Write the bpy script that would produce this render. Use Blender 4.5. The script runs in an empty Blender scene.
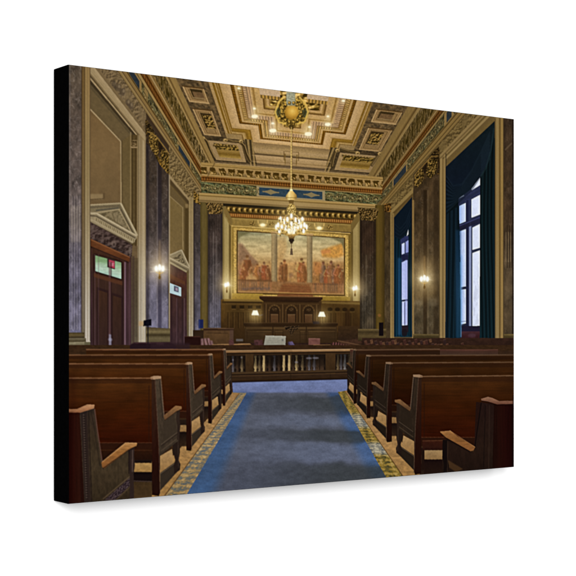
# A canvas print hung on a white wall.  The printed picture (a courtroom interior)
# is painted procedurally below and stored as a colour attribute of the flat canvas face.
import bpy, math
import numpy as np
rng = np.random.default_rng(7)

# ------------------------------------------------------------------ real sizes (metres)
FPX = 1400.                                     # lens, in 1/576 of the picture width
CW = 0.508
CH = CW/(math.hypot(FPX, 1915.94)*(1/347.3-1/438.7))   # canvas width, height
CD = 0.0285                                     # depth

# ------------------------------------------------------------------ the painting sheet
# The picture was measured on an oblique drawing grid; SHEET turns a drawing point
# into canvas units (u 0..1.4 across, v 0..1 down).
SHEET = np.array([[2.41371689e-03, 0.0, -1.66546466e-01],
                  [-2.70551542e-04, 2.20809772e-03, -1.24637486e-01],
                  [-4.53732311e-04, 0.0, 1.0]])
SINV = np.linalg.inv(SHEET)
NV = 1400; NU = 1960
U0, V0 = .603, .571                              # vanishing point of the room, canvas units
VX, VY = 286.36, 316.53                          # the same on the drawing grid
HX, HY = 2203.94, 326.49                         # where horizontal lines of the canvas meet
def cu(x, y):
    w = SHEET[2, 0]*x + 1.0
    return (SHEET[0, 0]*x+SHEET[0, 2])/w, (SHEET[1, 0]*x+SHEET[1, 1]*y+SHEET[1, 2])/w
uu, vv = np.meshgrid((np.arange(NU)+.5)/NV, (np.arange(NV)+.5)/NV)
_w = SINV[2, 0]*uu+SINV[2, 1]*vv+SINV[2, 2]
XS = ((SINV[0, 0]*uu+SINV[0, 1]*vv+SINV[0, 2])/_w).astype(np.float32)
YS = ((SINV[1, 0]*uu+SINV[1, 1]*vv+SINV[1, 2])/_w).astype(np.float32)
IMG = np.zeros((NV, NU, 3), np.float32); IMG[:] = (60, 45, 30)

_L = [rng.random((256, 256)).astype(np.float32) for _ in range(4)]
def vnoise(x, y, seed=0):
    x = np.asarray(x, np.float32)+seed*17.31; y = np.asarray(y, np.float32)+seed*7.77
    xi = np.floor(x).astype(np.int64); yi = np.floor(y).astype(np.int64)
    fx = x-xi; fy = y-yi; fx = fx*fx*(3-2*fx); fy = fy*fy*(3-2*fy)
    L = _L[seed % 4]; a = xi & 255; b = yi & 255; a1 = (xi+1) & 255; b1 = (yi+1) & 255
    return (L[b, a]*(1-fx)+L[b, a1]*fx)*(1-fy)+(L[b1, a]*(1-fx)+L[b1, a1]*fx)*fy
def fbm(x, y, seed=0, o=3):
    s = 0; t = 0; a = 1.
    for i in range(o):
        s = s+a*vnoise(x*2**i, y*2**i, seed+i); t += a; a *= .55
    return s/t
def arr(c): return np.asarray(c, np.float32)
def stops(t, st):
    ks = [s[0] for s in st]; cs = arr([s[1] for s in st])
    return np.stack([np.interp(t, ks, cs[:, i]) for i in range(3)], -1).astype(np.float32)
def sm(a, b, x):
    t = np.clip((x-a)/(b-a), 0, 1); return t*t*(3-2*t)

def gblur(m, s):
    if s < .4: return m
    r = int(s*2.6)+1; k = np.exp(-.5*(np.arange(-r, r+1)/s)**2); k /= k.sum()
    p = np.pad(m, ((r, r), (0, 0)), mode='constant')
    m = sum(k[i]*p[i:i+m.shape[0]] for i in range(2*r+1))
    p = np.pad(m, ((0, 0), (r, r)), mode='constant')
    return sum(k[i]*p[:, i:i+m.shape[1]] for i in range(2*r+1))
def blend(r0, r1, c0, c1, m, col, add):
    sub = IMG[r0:r1, c0:c1]
    if callable(col):
        sel = m > .002
        if not sel.any(): return
        c = np.zeros(sub.shape, np.float32)
        c[sel] = col(XS[r0:r1, c0:c1][sel], YS[r0:r1, c0:c1][sel])
    else: c = arr(col)
    if add: sub += c*m[..., None]
    else: sub += (c-sub)*m[..., None]
def fill(pts, col, a=1., soft=0., add=False):
    """filled polygon; points on the drawing grid, colours 0-255 as printed"""
    P = np.array([cu(x, y) for x, y in pts])*NV-.5
    sg = soft*3.4; pad = int(sg*2.6)+2
    c0 = max(int(P[:, 0].min())-pad, 0); c1 = min(int(P[:, 0].max())+pad+2, NU)
    r0 = max(int(P[:, 1].min())-pad, 0); r1 = min(int(P[:, 1].max())+pad+2, NV)
    if c1 <= c0 or r1 <= r0: return
    m = np.zeros((r1-r0, c1-c0), bool); yy = np.arange(r0, r1)[:, None]; xx = np.arange(c0, c1)[None, :]
    n = len(P)
    for i in range(n):
        x1, y1 = P[i]; x2, y2 = P[(i+1) % n]
        if abs(y1-y2) < 1e-9: continue
        cr = ((y1 > yy) != (y2 > yy)); xi = (x2-x1)*(yy-y1)/(y2-y1)+x1
        m ^= cr & (xx < xi)
    m = gblur(m.astype(np.float32), sg)*a
    blend(r0, r1, c0, c1, m, col, add)
def ell(cx, cy, rx, ry, col, a=1., soft=0., add=False, t0=0, t1=360):
    fill([(cx+rx*math.cos(math.radians(t)), cy+ry*math.sin(math.radians(t)))
          for t in np.linspace(t0, t1, 26)], col, a, soft, add)
def stroke(pts, w, col, a=1., soft=0., w1=None, add=False):
    w1 = w if w1 is None else w1; n = len(pts); up = []; dn = []
    for i, (x, y) in enumerate(pts):
        xa, ya = pts[max(i-1, 0)]; xb, yb = pts[min(i+1, n-1)]
        dx, dy = xb-xa, yb-ya; l = math.hypot(dx, dy) or 1
        h = .5*(w+(w1-w)*i/max(n-1, 1)); up.append((x-dy/l*h, y+dx/l*h)); dn.append((x+dy/l*h, y-dx/l*h))
    fill(up+dn[::-1], col, a, soft, add)
def glow(cx, cy, r, col, k=1., sx=1.):
    u, v = cu(cx, cy); R = r/400*NV*3
    c0 = max(int(u*NV-R*sx), 0); c1 = min(int(u*NV+R*sx), NU); r0 = max(int(v*NV-R), 0); r1 = min(int(v*NV+R), NV)
    X = XS[r0:r1, c0:c1]-cx; Y = YS[r0:r1, c0:c1]-cy
    d = np.sqrt((X/sx)**2+Y**2)/r
    g = np.exp(-d*d*1.2)*k
    sub = IMG[r0:r1, c0:c1]; c = arr(col)[None, None]
    sub += (255-np.minimum(sub, 255))*(c/255)*np.clip(g, 0, 1)[..., None]
def ry(p, x):                                    # height at x of the line from the vanishing point through p
    return VY+(p[1]-VY)*(x-VX)/(p[0]-VX)
def rx(p, y): return VX+(p[0]-VX)*(y-VY)/(p[1]-VY)
def hz(y, x, xr=240.): return HY+(y-HY)*(HX-x)/(HX-xr)   # horizontal of the room's end wall
def rayquad(p0, p1, x0, x1, col, a=1., soft=0.):
    fill([(x0, ry(p0, x0)), (x1, ry(p0, x1)), (x1, ry(p1, x1)), (x0, ry(p1, x0))], col, a, soft)
def rayline(p, x0, x1, w, col, a=1., soft=0., w1=None):
    stroke([(x0, ry(p, x0)), (x1, ry(p, x1))], w, col, a, soft, w1)
def hquad(y0, y1, x0, x1, col, a=1., soft=0., xr=240.):
    fill([(x0, hz(y0, x0, xr)), (x1, hz(y0, x1, xr)), (x1, hz(y1, x1, xr)), (x0, hz(y1, x0, xr))], col, a, soft)
def rect(x0, y0, x1, y1, col, a=1., soft=0.): fill([(x0, y0), (x1, y0), (x1, y1), (x0, y1)], col, a, soft)

# ------------------------------------------------------------------ paints
def speck(c, amp=.15, sx=1.5, sy=1.5, seed=0):
    c = arr(c)
    return lambda x, y: c*(1+amp*2*(fbm(x/sx, y/sy, seed)-.5))[:, None]
def vg(st, amp=.12, sx=2., sy=2., seed=0):       # vertical gradient with mottling
    return lambda x, y: stops(y, st)*(1+amp*2*(fbm(x/sx, y/sy, seed)-.5))[:, None]
def hg(st, amp=.12, sx=2., sy=2., seed=0):
    return lambda x, y: stops(x, st)*(1+amp*2*(fbm(x/sx, y/sy, seed)-.5))[:, None]
def marble(st, seed=0, flute=0., x0=0., fa=.18, vein=.3):
    def f(x, y):
        c = stops(y, st)
        n = fbm(x/2.8, y/6., seed, 4); n2 = fbm(x/9.+y/30., y/13., seed+1, 2); c = c*(1+.6*(n-.5)+.45*(n2-.5))[:, None]
        w = fbm(x/5.+fbm(x/3, y/6, seed+1)*1.5, y/11., seed+2, 3)
        v = np.clip(1-np.abs(w-.5)*26, 0, 1)*fbm(x/4, y/8, seed+3)+.8*np.clip(1-np.abs(fbm(x/3.+y/9., y/5.-x/8., seed+4, 3)-.52)*30, 0, 1)*fbm(x/5, y/6, seed+5)
        c = c+(v*vein*120)[:, None]*arr((1, .97, .97))
        if flute: c = c*(1+fa*np.sin((x-x0)*2*math.pi/flute))[:, None]
        return c
    return f
def wood(st, seed=0, amp=.2, sx=40., sy=1.2):
    def f(x, y):
        n = fbm(x/sx, y/sy, seed, 3)*.6+fbm(x/(sx*.4), y/(sy*.35), seed+2, 2)*.4
        m = fbm(x/18., y/14., seed+1, 2)
        return stops(y, st)*(1+amp*2*(n-.5)+.35*(m-.5))[:, None]
    return f
def ornate(lo, mid, hi, sx=1.6, sy=1.6, seed=0):  # carved, gilded relief
    def f(x, y):
        n = fbm(x/sx, y/sy, seed, 2); e = fbm((x+.5)/sx, (y+.7)/sy, seed, 2)
        t = np.clip(.5+(n-.5)*1.3+(e-n)*3.2, 0, 1)
        return stops(t, [(0, lo), (.5, mid), (1, hi)])
    return f
TAN = (128, 106, 70); GOLD = (138, 106, 48); DKGOLD = (72, 54, 26); OLIVE = (88, 72, 40)

# ================================================================== CEILING
TOPL = (60, 60)
def ceiling(x, y):
    u, v = cu(x, y); q = np.maximum(V0-v, .02); a = (u-U0)/q; b = 1/q
    n = fbm(a*60, b*60, 1, 2)
    c = np.ones((len(a), 3), np.float32)*arr((158, 128, 80))
    c *= (1-.15*sm(.2, .7, np.abs(a-.04)))[:, None]
    # stepped coffer: distance inwards from its outline
    A = a; B = b*.95
    def box(a0, a1, b0, b1): return np.minimum(np.minimum(A-a0, a1-A), np.minimum(B-b0*.95, b1*.95-B))
    d = np.maximum(box(-.360, .460, .9, 2.162), box(-.243, .322, .9, 2.32))
    side = np.abs(A-.05) > .33
    pal = [(-.062, (158, 128, 80)), (-.054, (112, 82, 36)), (-.046, (184, 150, 92)), (-.034, (158, 124, 66)), (-.024, (120, 86, 26)), (-.004, (150, 112, 40)), (.006, (118, 84, 24)),
           (.012, (182, 146, 92)), (.05, (196, 160, 110)), (.062, (190, 156, 104)), (.066, (84, 54, 12)), (.082, (100, 68, 18)), (.085, (190, 154, 98)), (.096, (176, 140, 84)), (.099, (120, 86, 34)), (.103, (176, 140, 78)), (.118, (160, 124, 66)),
           (.124, (112, 78, 32)), (.130, (170, 136, 96)), (.162, (166, 132, 92)), (.168, (196, 160, 104)), (.182, (140, 104, 48)), (.19, (186, 150, 92)), (.225, (178, 142, 90)), (.23, (92, 62, 20)), (.25, (176, 140, 82)), (.256, (190, 154, 100)),
           (.27, (110, 78, 30)), (.31, (128, 96, 44))]
    cc = stops(d, pal)
    s = np.where((np.abs(np.abs(A-.045)) > .30) | ((B < 2.03) & (np.abs(A-.04) > .26)), B, A)
    dent = (np.sin(s*2*math.pi/.0125) > -.1)
    m1 = (d > .068) & (d < .082); cc[m1] *= np.where(dent[m1], 1.5, .7)[:, None]
    m2 = (d > .103) & (d < .118); cc[m2] *= np.where(np.sin(s[m2]*2*math.pi/.0165) > 0, 1.14, .66)[:, None]
    m3 = (d > .127) & (d < .162); cc[m3] *= np.where(np.sin(s[m3]*2*math.pi/.0175) > .2, 1.12, .86)[:, None]
    m4 = d > .268
    o = fbm(A*34, B*34, 3, 2); e = fbm(A*34+.3, B*34+.4, 3, 2)
    t = np.clip(.5+(e-o)*4+(o-.5), 0, 1)
    cc[m4] = stops(t[m4], [(0, (58, 42, 10)), (.5, (138, 106, 46)), (1, (222, 184, 108))])
    k = (d > -.06); c[k] = cc[k]
    # inner light panels near the top of the sheet
    for (a0, a1, b0, b1) in [(-.145, -.035, 1.70, 1.80), (.115, .235, 1.70, 1.79)]:
        k = (a > a0) & (a < a1) & (b > b0) & (b < b1); c[k] = (186, 158, 122)
        k = (a > a0) & (a < a1) & (b > b1) & (b < b1+.03); c[k] = arr((158, 122, 58))*np.where(np.sin(a[k]*330) > 0, 1.1, .7)[:, None]
    # grey marble strips with coffers
    gm = arr((94, 74, 46))*(1+1.1*(fbm(a*70, b*60, 2, 4)-.5))[:, None]
    kL = (a > -.588) & (a < -.408); kR = (a > .492) & (a < .732)
    kk = (kL | kR) & (b < 2.30); c[kk] = gm[kk]
    for k0, k1 in ((-.408, -.36), (.462, .492)):     # gold rails beside the strips
        m = (a > k0) & (a < k1) & (b < 2.22)
        t = (a[m]-k0)/(k1-k0)
        c[m] = stops(t, [(0, (74, 52, 22)), (.08, (168, 134, 84)), (.35, (178, 144, 88)), (.45, (118, 84, 22)), (.62, (136, 100, 34)), (.7, (182, 148, 94)), (.85, (124, 88, 26)), (1, (176, 142, 88))])
    def coffer(a0, a1, b0, b1, carved, hi):
        m = (a > a0) & (a < a1) & (b > b0) & (b < b1)
        e = np.minimum(np.minimum(a-a0, a1-a), np.minimum(b-b0, b1-b)*.9)
        c[m] = stops(e[m], [(0, (62, 46, 22)), (.003, (176, 142, 94)), (.008, (182, 148, 98)), (.010, (112, 84, 44)), (.014, (160, 126, 80)), (.024, (146, 114, 70)), (.026, (92, 68, 34)), (.03, (150, 118, 72)), (.06, (138, 108, 66))])
        lit = m & ((a < a0+.008) | (b > b1-.012)); c[lit] = arr((184, 150, 100))
        dk = m & ((b < b0+.010)); c[dk] = (84, 60, 30)
        i0, i1, j0, j1 = a0+(a1-a0)*hi[0], a0+(a1-a0)*hi[1], b0+(b1-b0)*hi[2], b0+(b1-b0)*hi[3]
        m = (a > i0) & (a < i1) & (b > j0) & (b < j1)
        base = arr((112, 84, 52))*(1+.3*(n[m]-.5))[:, None]
        if carved:
            t = np.clip(.5+(fbm(a[m]*85+.4, b[m]*70+.5, 5, 2)-fbm(a[m]*85, b[m]*70, 5, 2))*4.5, 0, 1)
            base = stops(t, [(0, (44, 32, 10)), (.5, (98, 74, 30)), (1, (168, 132, 66))])
        c[m] = base
        k = m & ((b < j0+.022) | (a < i0+.008)); c[k] = (64, 48, 24)
        k = m & (b > j1-.012); c[k] = (140, 112, 72)
    for a0, a1, hi in ((-.552, -.440, (.30, .86, .14, .74)), (.527, .692, (.18, .72, .14, .74))):
        coffer(a0, a1, 1.80, 1.932, False, hi)
        coffer(a0, a1, 1.985, 2.268, True, hi)
        coffer(a0, a1, 1.50, 1.75, True, hi)
    # corner coffers and the strip in front of the end wall
    m = (b > 2.30) & (b < 2.66); c[m] = stops(b[m], [(2.30, (126, 100, 64)), (2.36, (150, 122, 78)), (2.40, (168, 138, 94)), (2.45, (150, 122, 76)), (2.452, (92, 74, 50)), (2.475, (92, 74, 50)),
                                                     (2.48, (170, 140, 96)), (2.56, (158, 128, 84)), (2.61, (140, 112, 72)), (2.614, (86, 68, 46)), (2.655, (88, 70, 48))])
    m = ((a < -.408) | (a > .492)) & (b > 2.272) & (b < 2.31); c[m] = gm[m]*.8
    for a0, a1 in ((-.575, -.29), (.37, .735)):
        m = (a > a0) & (a < a1) & (b > 2.285) & (b < 2.66); c[m] = gm[m]*.75
        f = .028; m = (a > a0+f) & (a < a1-f) & (b > 2.33) & (b < 2.615); c[m] = (160, 130, 86)
        tt = (b-2.33)/.285
        m = (a > a0+f+.035) & (a < a1-f-.03) & (b > 2.365) & (b < 2.56)
        c[m] = stops(tt[m], [(0, (70, 52, 22)), (.25, (96, 72, 30)), (.45, (150, 118, 58)), (.62, (118, 88, 32)), (.8, (170, 136, 66)), (1, (120, 90, 34))])
        k = m & (b < 2.44); t = np.clip(.5+(fbm(a[k]*70+.4, b[k]*60+.5, 6, 2)-fbm(a[k]*70, b[k]*60, 6, 2))*4, 0, 1)
        c[k] = stops(t, [(0, (40, 30, 10)), (.5, (96, 74, 28)), (1, (164, 130, 60))])
    for ac in (-.262, .345):                          # scroll brackets
        m = (np.abs(a-ac) < .026) & (b > 2.27) & (b < 2.66)
        t = np.clip(.5+.5*np.sin((a[m]-ac)*210+b[m]*12), 0, 1); c[m] = stops(t, [(0, (56, 44, 24)), (1, (150, 122, 74))])
    m = (np.abs(a-.035) < .045) & (b > 2.43) & (b < 2.60); c[m] *= .93
    m = (np.abs(np.abs(a-.035)-.045) < .004) & (b > 2.42) & (b < 2.6); c[m] = (116, 90, 46)
    m = (a < -.588) & (a > -.66); t = (-.588-a[m])/.072   # gold rail next to the cornice
    c[m] = stops(t, [(0, (92, 70, 36)), (.12, (66, 48, 24)), (.2, (160, 128, 74)), (.45, (138, 106, 54)), (.6, (104, 78, 32)), (.75, (158, 126, 66)), (1, (128, 98, 50))])
    m = (a > .732) & (a < .83); t = (a[m]-.732)/.098
    c[m] = stops(t, [(0, (80, 62, 34)), (.12, (60, 44, 22)), (.2, (150, 122, 68)), (.45, (124, 98, 48)), (.6, (96, 72, 30)), (.75, (142, 114, 58)), (1, (110, 86, 44))])*.92
    m = b > 2.66; c[m] = stops(b[m], [(2.66, (168, 138, 90)), (2.72, (160, 130, 84)), (2.78, (142, 112, 66)), (2.9, (128, 100, 54))])
    c *= (1+.16*(fbm(a*160, b*150, 4, 2)-.5)+.15*(fbm(x/1.1, y/.9, 2, 2)-.5))[:, None]
    c *= (.90+.14*np.exp(-((a-.04)/.4)**2))[:, None]
    return c
fill([(100, 60), (520, 100), (520, 118), (378, 196), (205, 182), (130, 66)], ceiling)

for pts in ([(203, 137.5), (207, 142), (210, 150), (214, 158)], [(239, 141), (244, 146), (246.5, 154), (250.5, 162)], [(226, 139.6), (232, 141.4), (239, 141.6)]):
    stroke(pts, 3.0, (58, 44, 22), .85, .35); stroke([(x+.9, y-.5) for x, y in pts], .8, (156, 126, 76), .85, .2); stroke([(x-1.3, y+.5) for x, y in pts], .6, (118, 94, 54), .7, .2)
for pts in ([(338, 149), (334.6, 154), (333, 160), (331.6, 167)], [(381, 152), (377, 157), (371, 166)], [(340, 149), (348, 151.4), (357, 152.6)]):
    stroke(pts, 3.0, (54, 41, 20), .85, .35); stroke([(x+.9, y-.5) for x, y in pts], .8, (142, 114, 68), .8, .2); stroke([(x-1.3, y+.5) for x, y in pts], .6, (110, 88, 50), .7, .2)
for x, y in ((202.6, 138), (225.4, 140.2), (241, 141.4), (337.4, 150.4), (357.6, 153), (380, 153.6)):
    ell(x, y, 2.3, 1.7, (172, 140, 84), .9, .3); ell(x+.2, y+.4, 1.1, .8, (70, 52, 22), .85, .25); ell(x-.4, y-.7, .8, .5, (214, 180, 118), .8, .2)
for x in np.arange(214, 238, 3.1): ell(x, 145.4+(x-214)*.08, 1.3, 1.1, (72, 54, 22), .8, .25); ell(x+1, 144.6+(x-214)*.08, .8, .6, (176, 142, 84), .8, .2)
for x in np.arange(343, 368, 3.1): ell(x, 155.6+(x-343)*.1, 1.3, 1.1, (66, 50, 20), .8, .25); ell(x+1, 154.8+(x-343)*.1, .8, .6, (160, 128, 74), .8, .2)
for yy0, c, w in ((152.6, (104, 78, 40), .6), (154.2, (186, 152, 104), .6), (158.8, (120, 92, 52), .5), (160.2, (190, 156, 108), .5), (163.6, (178, 144, 96), .5)):
    stroke([(252 if yy0 < 163 else 212, hz(yy0, 252 if yy0 < 163 else 212)), (331 if yy0 < 163 else 374, hz(yy0, 331 if yy0 < 163 else 374))], w, c, .6, .15)
stroke([(284, 151), (284, 160)], .7, (96, 72, 36), .7, .2); stroke([(298.5, 152), (298.5, 161)], .7, (96, 72, 36), .7, .2); stroke([(285, 151.4), (298, 152.4)], .6, (104, 80, 42), .7, .2)
# ================================================================== ENTABLATURES
def leaf(s, p):   # modillion/leaf row: s along (period 1), p across 0..1
    f = (s % 1.0)-.5; r = np.hypot(f*1.05, (p-.62)*.95)
    body = sm(.46, .30, r); hole = sm(.13, .04, np.hypot(f-.06, (p-.55)*.8))
    sh = sm(.25, .0, p)
    return body, hole, sh
def entab(p, s, dim, side=False):
    """p: profile 0 (frieze foot) .. 1 (ceiling); s: length, one leaf per unit"""
    c = np.zeros((len(p), 3), np.float32)
    n = fbm(s*3.0, p*30, 2, 2); e = fbm(s*3.0+.3, p*30+.35, 2, 2); t = np.clip(.5+(e-n)*3.6+(n-.5)*.9, 0, 1)
    fr = stops(t, [(0, (58, 48, 22)), (.4, (84, 73, 42)), (.7, (94, 86, 56)), (1, (124, 108, 70))])
    g2 = sm(.5, .68, fbm(s*1.6, p*14, 1, 2)); gw = .10 if side else .28; fr = fr*(1-gw*g2[:, None])+arr((84, 98, 76))*(gw*g2[:, None])
    sc = np.sin(s*2*math.pi/2.2+3.2*np.sin(p*26)); fr = fr*(1+.26*sc)[:, None]
    k = p < .27; c[k] = fr[k]
    m = (p >= .27) & (p < .33); c[m] = stops(p[m], [(.27, (60, 46, 22)), (.285, (160, 130, 78)), (.315, (168, 136, 78)), (.33, (98, 66, 26))])
    m = (p >= .33) & (p < .50)
    c[m] = stops(p[m], [(.33, (62, 34, 8)), (.36, (112, 70, 26)), (.41, (128, 82, 34)), (.415, (78, 44, 10)), (.46, (104, 64, 22)), (.465, (150, 112, 60)), (.50, (120, 84, 38))])
    mm = m & (p > .365) & (p < .455); c[mm] *= np.where(np.sin(s[mm]*2*math.pi*3.6) > 0, 1.12, .78)[:, None]
    m = (p >= .50) & (p < .60); c[m] = stops(p[m], [(.50, (170, 138, 84)), (.545, (174, 142, 92)), (.55, (120, 92, 46)), (.6, (146, 114, 60))])
    m = (p >= .60) & (p < .86); q = (p[m]-.60)/.26
    ff = (s[m] % 1.0)-.5+.34*(fbm(s[m]*3.1, q*3, 3, 2)-.5); q = np.clip(q+.26*(fbm(s[m]*2.7, q*4, 2, 2)-.5), 0, 1)
    if side:
        XX = s[m]*16; t = np.clip(.5+(fbm(XX+.4, q*5+.5, 1, 2)-fbm(XX, q*5, 1, 2))*3.2+(fbm(XX*.6, q*3, 2, 2)-.5)*.8-.34*sm(.44, .2, np.abs(ff))*sm(.1, .35, q)*sm(.98, .75, q)+.12, 0, 1)
        c[m] = stops(t, [(0, (44, 34, 6)), (.4, (88, 68, 26)), (.7, (126, 100, 54)), (1, (176, 144, 92))])
    if not side:
     cc = arr((156, 124, 74))[None]*(1-.25*sm(.6, 0, q))[:, None]
     dk = sm(.42, .30, np.abs(ff))*sm(.42, .58, q)*sm(1.02, .9, q)              # deep shade under each bracket
     d2 = sm(.10, .04, np.abs(ff-.30))*sm(.75, .5, q)                            # side of the bracket
     tex = np.clip(.5+(fbm(s[m]*6+.4, q*4+.4, 1, 2)-fbm(s[m]*6, q*4, 1, 2))*3.5, 0, 1)
     lf = stops(tex, [(0, (66, 48, 12)), (.5, (122, 94, 42)), (1, (182, 146, 86))])
     body = sm(.40, .28, np.abs(ff))*sm(.62, .45, q); cc = cc*(1-.85*body[:, None])+lf*(.85*body[:, None])
     cc = cc*(1-.88*dk[:, None])+arr((58, 40, 8))*(.88*dk[:, None]); cc = cc*(1-.7*d2[:, None])+arr((74, 52, 14))*(.7*d2[:, None])
     c[m] = cc
    m = p >= .86; c[m] = stops(p[m], [(.86, (170, 140, 84)), (.89, (160, 128, 74)), (.9, (104, 78, 38)), (.93, (158, 126, 70)), (1., (150, 120, 68))])
    return c*(1+.14*(fbm(s*7, p*60, 0, 2)-.5))[:, None]*dim
def mkside(edges, ks, per, side, dim, panels):
    kk = []
    for (x, y) in edges:
        u, v = cu(x, y); kk.append(side*(u-U0)/(V0-v))
    def f(x, y):
        u, v = cu(x, y); k = side*(u-U0)/np.maximum(V0-v, .01); s = 1/np.maximum(side*(u-U0), .02)
        p = np.interp(k, kk[::-1], ks[::-1]) if kk[0] > kk[-1] else np.interp(k, kk, ks)
        c = entab(p, s/per, dim, True)
        for x0, y0, x1, y1 in panels:
            s0 = 1/(side*(cu(x0, y0)[0]-U0)); s1 = 1/(side*(cu(x1, y1)[0]-U0))
            m = (p > .03) & (p < .235) & (s > min(s0, s1)) & (s < max(s0, s1)); c[m] = arr((42, 47, 50))*(1+.3*(fbm(x[m]/2, y[m]/2)-.5))[:, None]
            m2 = (p > .0) & (p < .27) & (s > min(s0, s1)-.03) & (s < max(s0, s1)+.03) & ~m; c[m2] = arr((132, 106, 62))
        return c
    return f
left_e = [(141, 101.25), (153.5, 101.25), (157, 101.25), (164, 101.25), (167.5, 101.25), (177.8, 101.25), (186, 101.25)]
fill([(110, 60), (rx((186.5, 101.25), 76), 76), (rx((186.5, 101.25), 165), 165), (rx((177, 101.25), 176), 176), (203, 187), (201.5, 195), (rx((141, 101.25), 190), 190), (rx((141, 101.25), 60), 60)],
     mkside(left_e, [0, .27, .33, .50, .60, .86, 1.0], .113, -1, .88, [(129, 73.4, 139.5, 80), (178.5, 150, 190, 165), (146, 95, 146.2, 97)]))
right_e = [(445, 126.25), (434.5, 126.25), (432, 126.25), (426, 126.25), (423.5, 126.25), (409, 126.25), (397, 126.25)]
fill([(520, 100), (rx((396.5, 126.25), 95), 95), (rx((396.5, 126.25), 176), 176), (383, 188), (380, 190), (379.5, 207), (rx((445, 126.25), 195), 195), (520, ry((445, 126.25), 520))],
     mkside(right_e, [0, .27, .33, .50, .60, .86, 1.0], .098, 1, .80, [(446.5, 111, 451.5, 120), (393.5, 181, 406, 170)]))
def sidemap(edges, ks, side):
    kk = []
    for (x, y) in edges:
        u, v = cu(x, y); kk.append(side*(u-U0)/(V0-v))
    def f(sv, p):                                   # sv = 1/|du|, p = profile
        k = np.interp(p, ks, kk); u = U0+side/sv; v = V0-1/sv/k; w = SINV@np.array([u, v, 1.]); return (w[0]/w[2], w[1]/w[2])
    return f
KS = [0, .27, .33, .50, .60, .86, 1.0]
mL = sidemap(left_e, KS, -1); mR = sidemap(right_e, KS, 1)
def leaves(mp, per, s0, s1, lum):
    n = int((s1-s0)/per)
    for i in range(n+1):
        c0 = s0+i*per; P = lambda a, q: mp(c0+a*per, .60+.26*q)
        L = lambda c: tuple(t*lum for t in c)
        fill([P(-.40, .15), P(-.15, .02), P(.2, .05), P(.42, .3), P(.40, .7), P(.2, .97), P(-.2, .97), P(-.42, .65)], L((56, 43, 10)), .38, .5)
        fill([P(-.26, .22), P(-.02, .10), P(.20, .2), P(.30, .5), P(.12, .78), P(-.12, .8), P(-.3, .55)], L((120, 94, 46)), .35, .4)
        fill([P(-.12, .26), P(.06, .2), P(.12, .5), P(-.02, .66), P(-.16, .5)], L((168, 136, 80)), .45, .3)
        stroke([P(.16, .22), P(.06, .46), P(.1, .74)], .5, L((52, 38, 10)), .8, .15); stroke([P(-.22, .36), P(-.1, .5), P(-.12, .72)], .5, L((70, 52, 18)), .7, .15)
        fill([P(.40, .5), P(.56, .4), P(.58, .75), P(.44, .85)], L((150, 120, 68)), .4, .3)
def scrolls(mp, t0, t1, n, qa, lum, ar=1.):
    L = lambda c: tuple(t*lum for t in c); d = (t1-t0)/n
    for i in range(n):
        c0 = t0+(i+.5)*d; sg = 1 if i % 2 else -1
        def P(a, q): return mp(c0+a*d, .135+qa*q)
        sp = []
        for k in range(15):
            th = k/14*3.1*math.pi; r = .92*(1-k/14*.8); sp.append((r*.52*math.cos(th+2.6), sg*r*math.sin(th+2.6)))
        stroke([P(a+.05, q-.18) for a, q in sp], 1.0, L((44, 36, 16)), .7, .3, .5)
        stroke([P(a, q) for a, q in sp], .85, L((142, 120, 72)), .75, .2, .5)
        for a, q in ((-.45, .6), (.45, -.5), (.1, .85), (-.2, -.8), (.5, .55)):
            x, y = P(a, sg*q); ell(x, y, .95, .8, L((128, 116, 72)), .75, .25); ell(x+.5, y+.5, .6, .5, L((46, 40, 18)), .7, .25)
        x, y = P(0, 0); ell(x, y, .9, .8, L((176, 152, 100)), .85, .25)
        x, y = P(.26, sg*.35); ell(x, y, 1.0, .9, L((84, 94, 70)), .35, .4)
leaves(mL, .113, 1.72, 3.58, .9); leaves(mR, .098, 1.3, 3.25, .8)
def svL(x, y): return 1/(U0-cu(x, y)[0])
def svR(x, y): return 1/(cu(x, y)[0]-U0)
scrolls(mL, svL(141, 90), svL(178, 150), 6, .105, .92); scrolls(mL, svL(191, 168), svL(199, 182), 2, .1, .9)
scrolls(mR, svR(443, 123), svR(407, 168), 6, .105, .84); scrolls(mR, svR(392, 184), svR(383, 196), 2, .1, .8); scrolls(mR, svR(470, 100), svR(453, 110), 2, .1, .8)
# end wall: profile by height
ev = [cu(240, y)[1] for y in (195.2, 184.6, 183.6, 178.0, 176.6, 169.5, 165.5)]
def endwall(x, y):
    u, v = cu(x, y); p = np.interp(-v, [-t for t in ev], [0, .27, .33, .5, .6, .86, 1.0])
    c = entab(p, u/.0268+.2, 1.0)
    m = p < .27; c[m] = c[m]*arr((.92, 1.0, .98))
    um = cu(291.3, 190)[0]; hw = cu(322.5, 190)[0]-um
    k = (p > .035) & (p < .235) & (np.abs(u-um) < hw); c[k] = arr((46, 62, 72))*(1+.35*(fbm(x[k]/2, y[k]/1.5)-.5))[:, None]
    k2 = (p > 0) & (p < .27) & (np.abs(u-um) < hw+.008) & ~k; c[k2] = (148, 130, 92)
    for s in (-1, 1):
        q = np.abs(u-um-s*hw*.64); g = np.clip(1-q/(hw*.26), 0, 1); k = (np.abs(p-.135) < .012+.06*g*g) & (g > 0); c[k] = (126, 112, 78)
    return c
fill([(201, hz(165.5, 201)), (383, hz(165.5, 383)), (381, hz(197, 381)), (201.5, hz(197, 201.5))], endwall)
def mB(x, p):
    v = np.interp(p, KS, ev); u = cu(x, hz(190, x))[0]; w = SINV@np.array([u, v, 1.]); return (w[0]/w[2], w[1]/w[2])
scrolls(mB, 203.5, 258.5, 7, .1, 1.0); scrolls(mB, 325.5, 380, 7, .1, .95)
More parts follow.
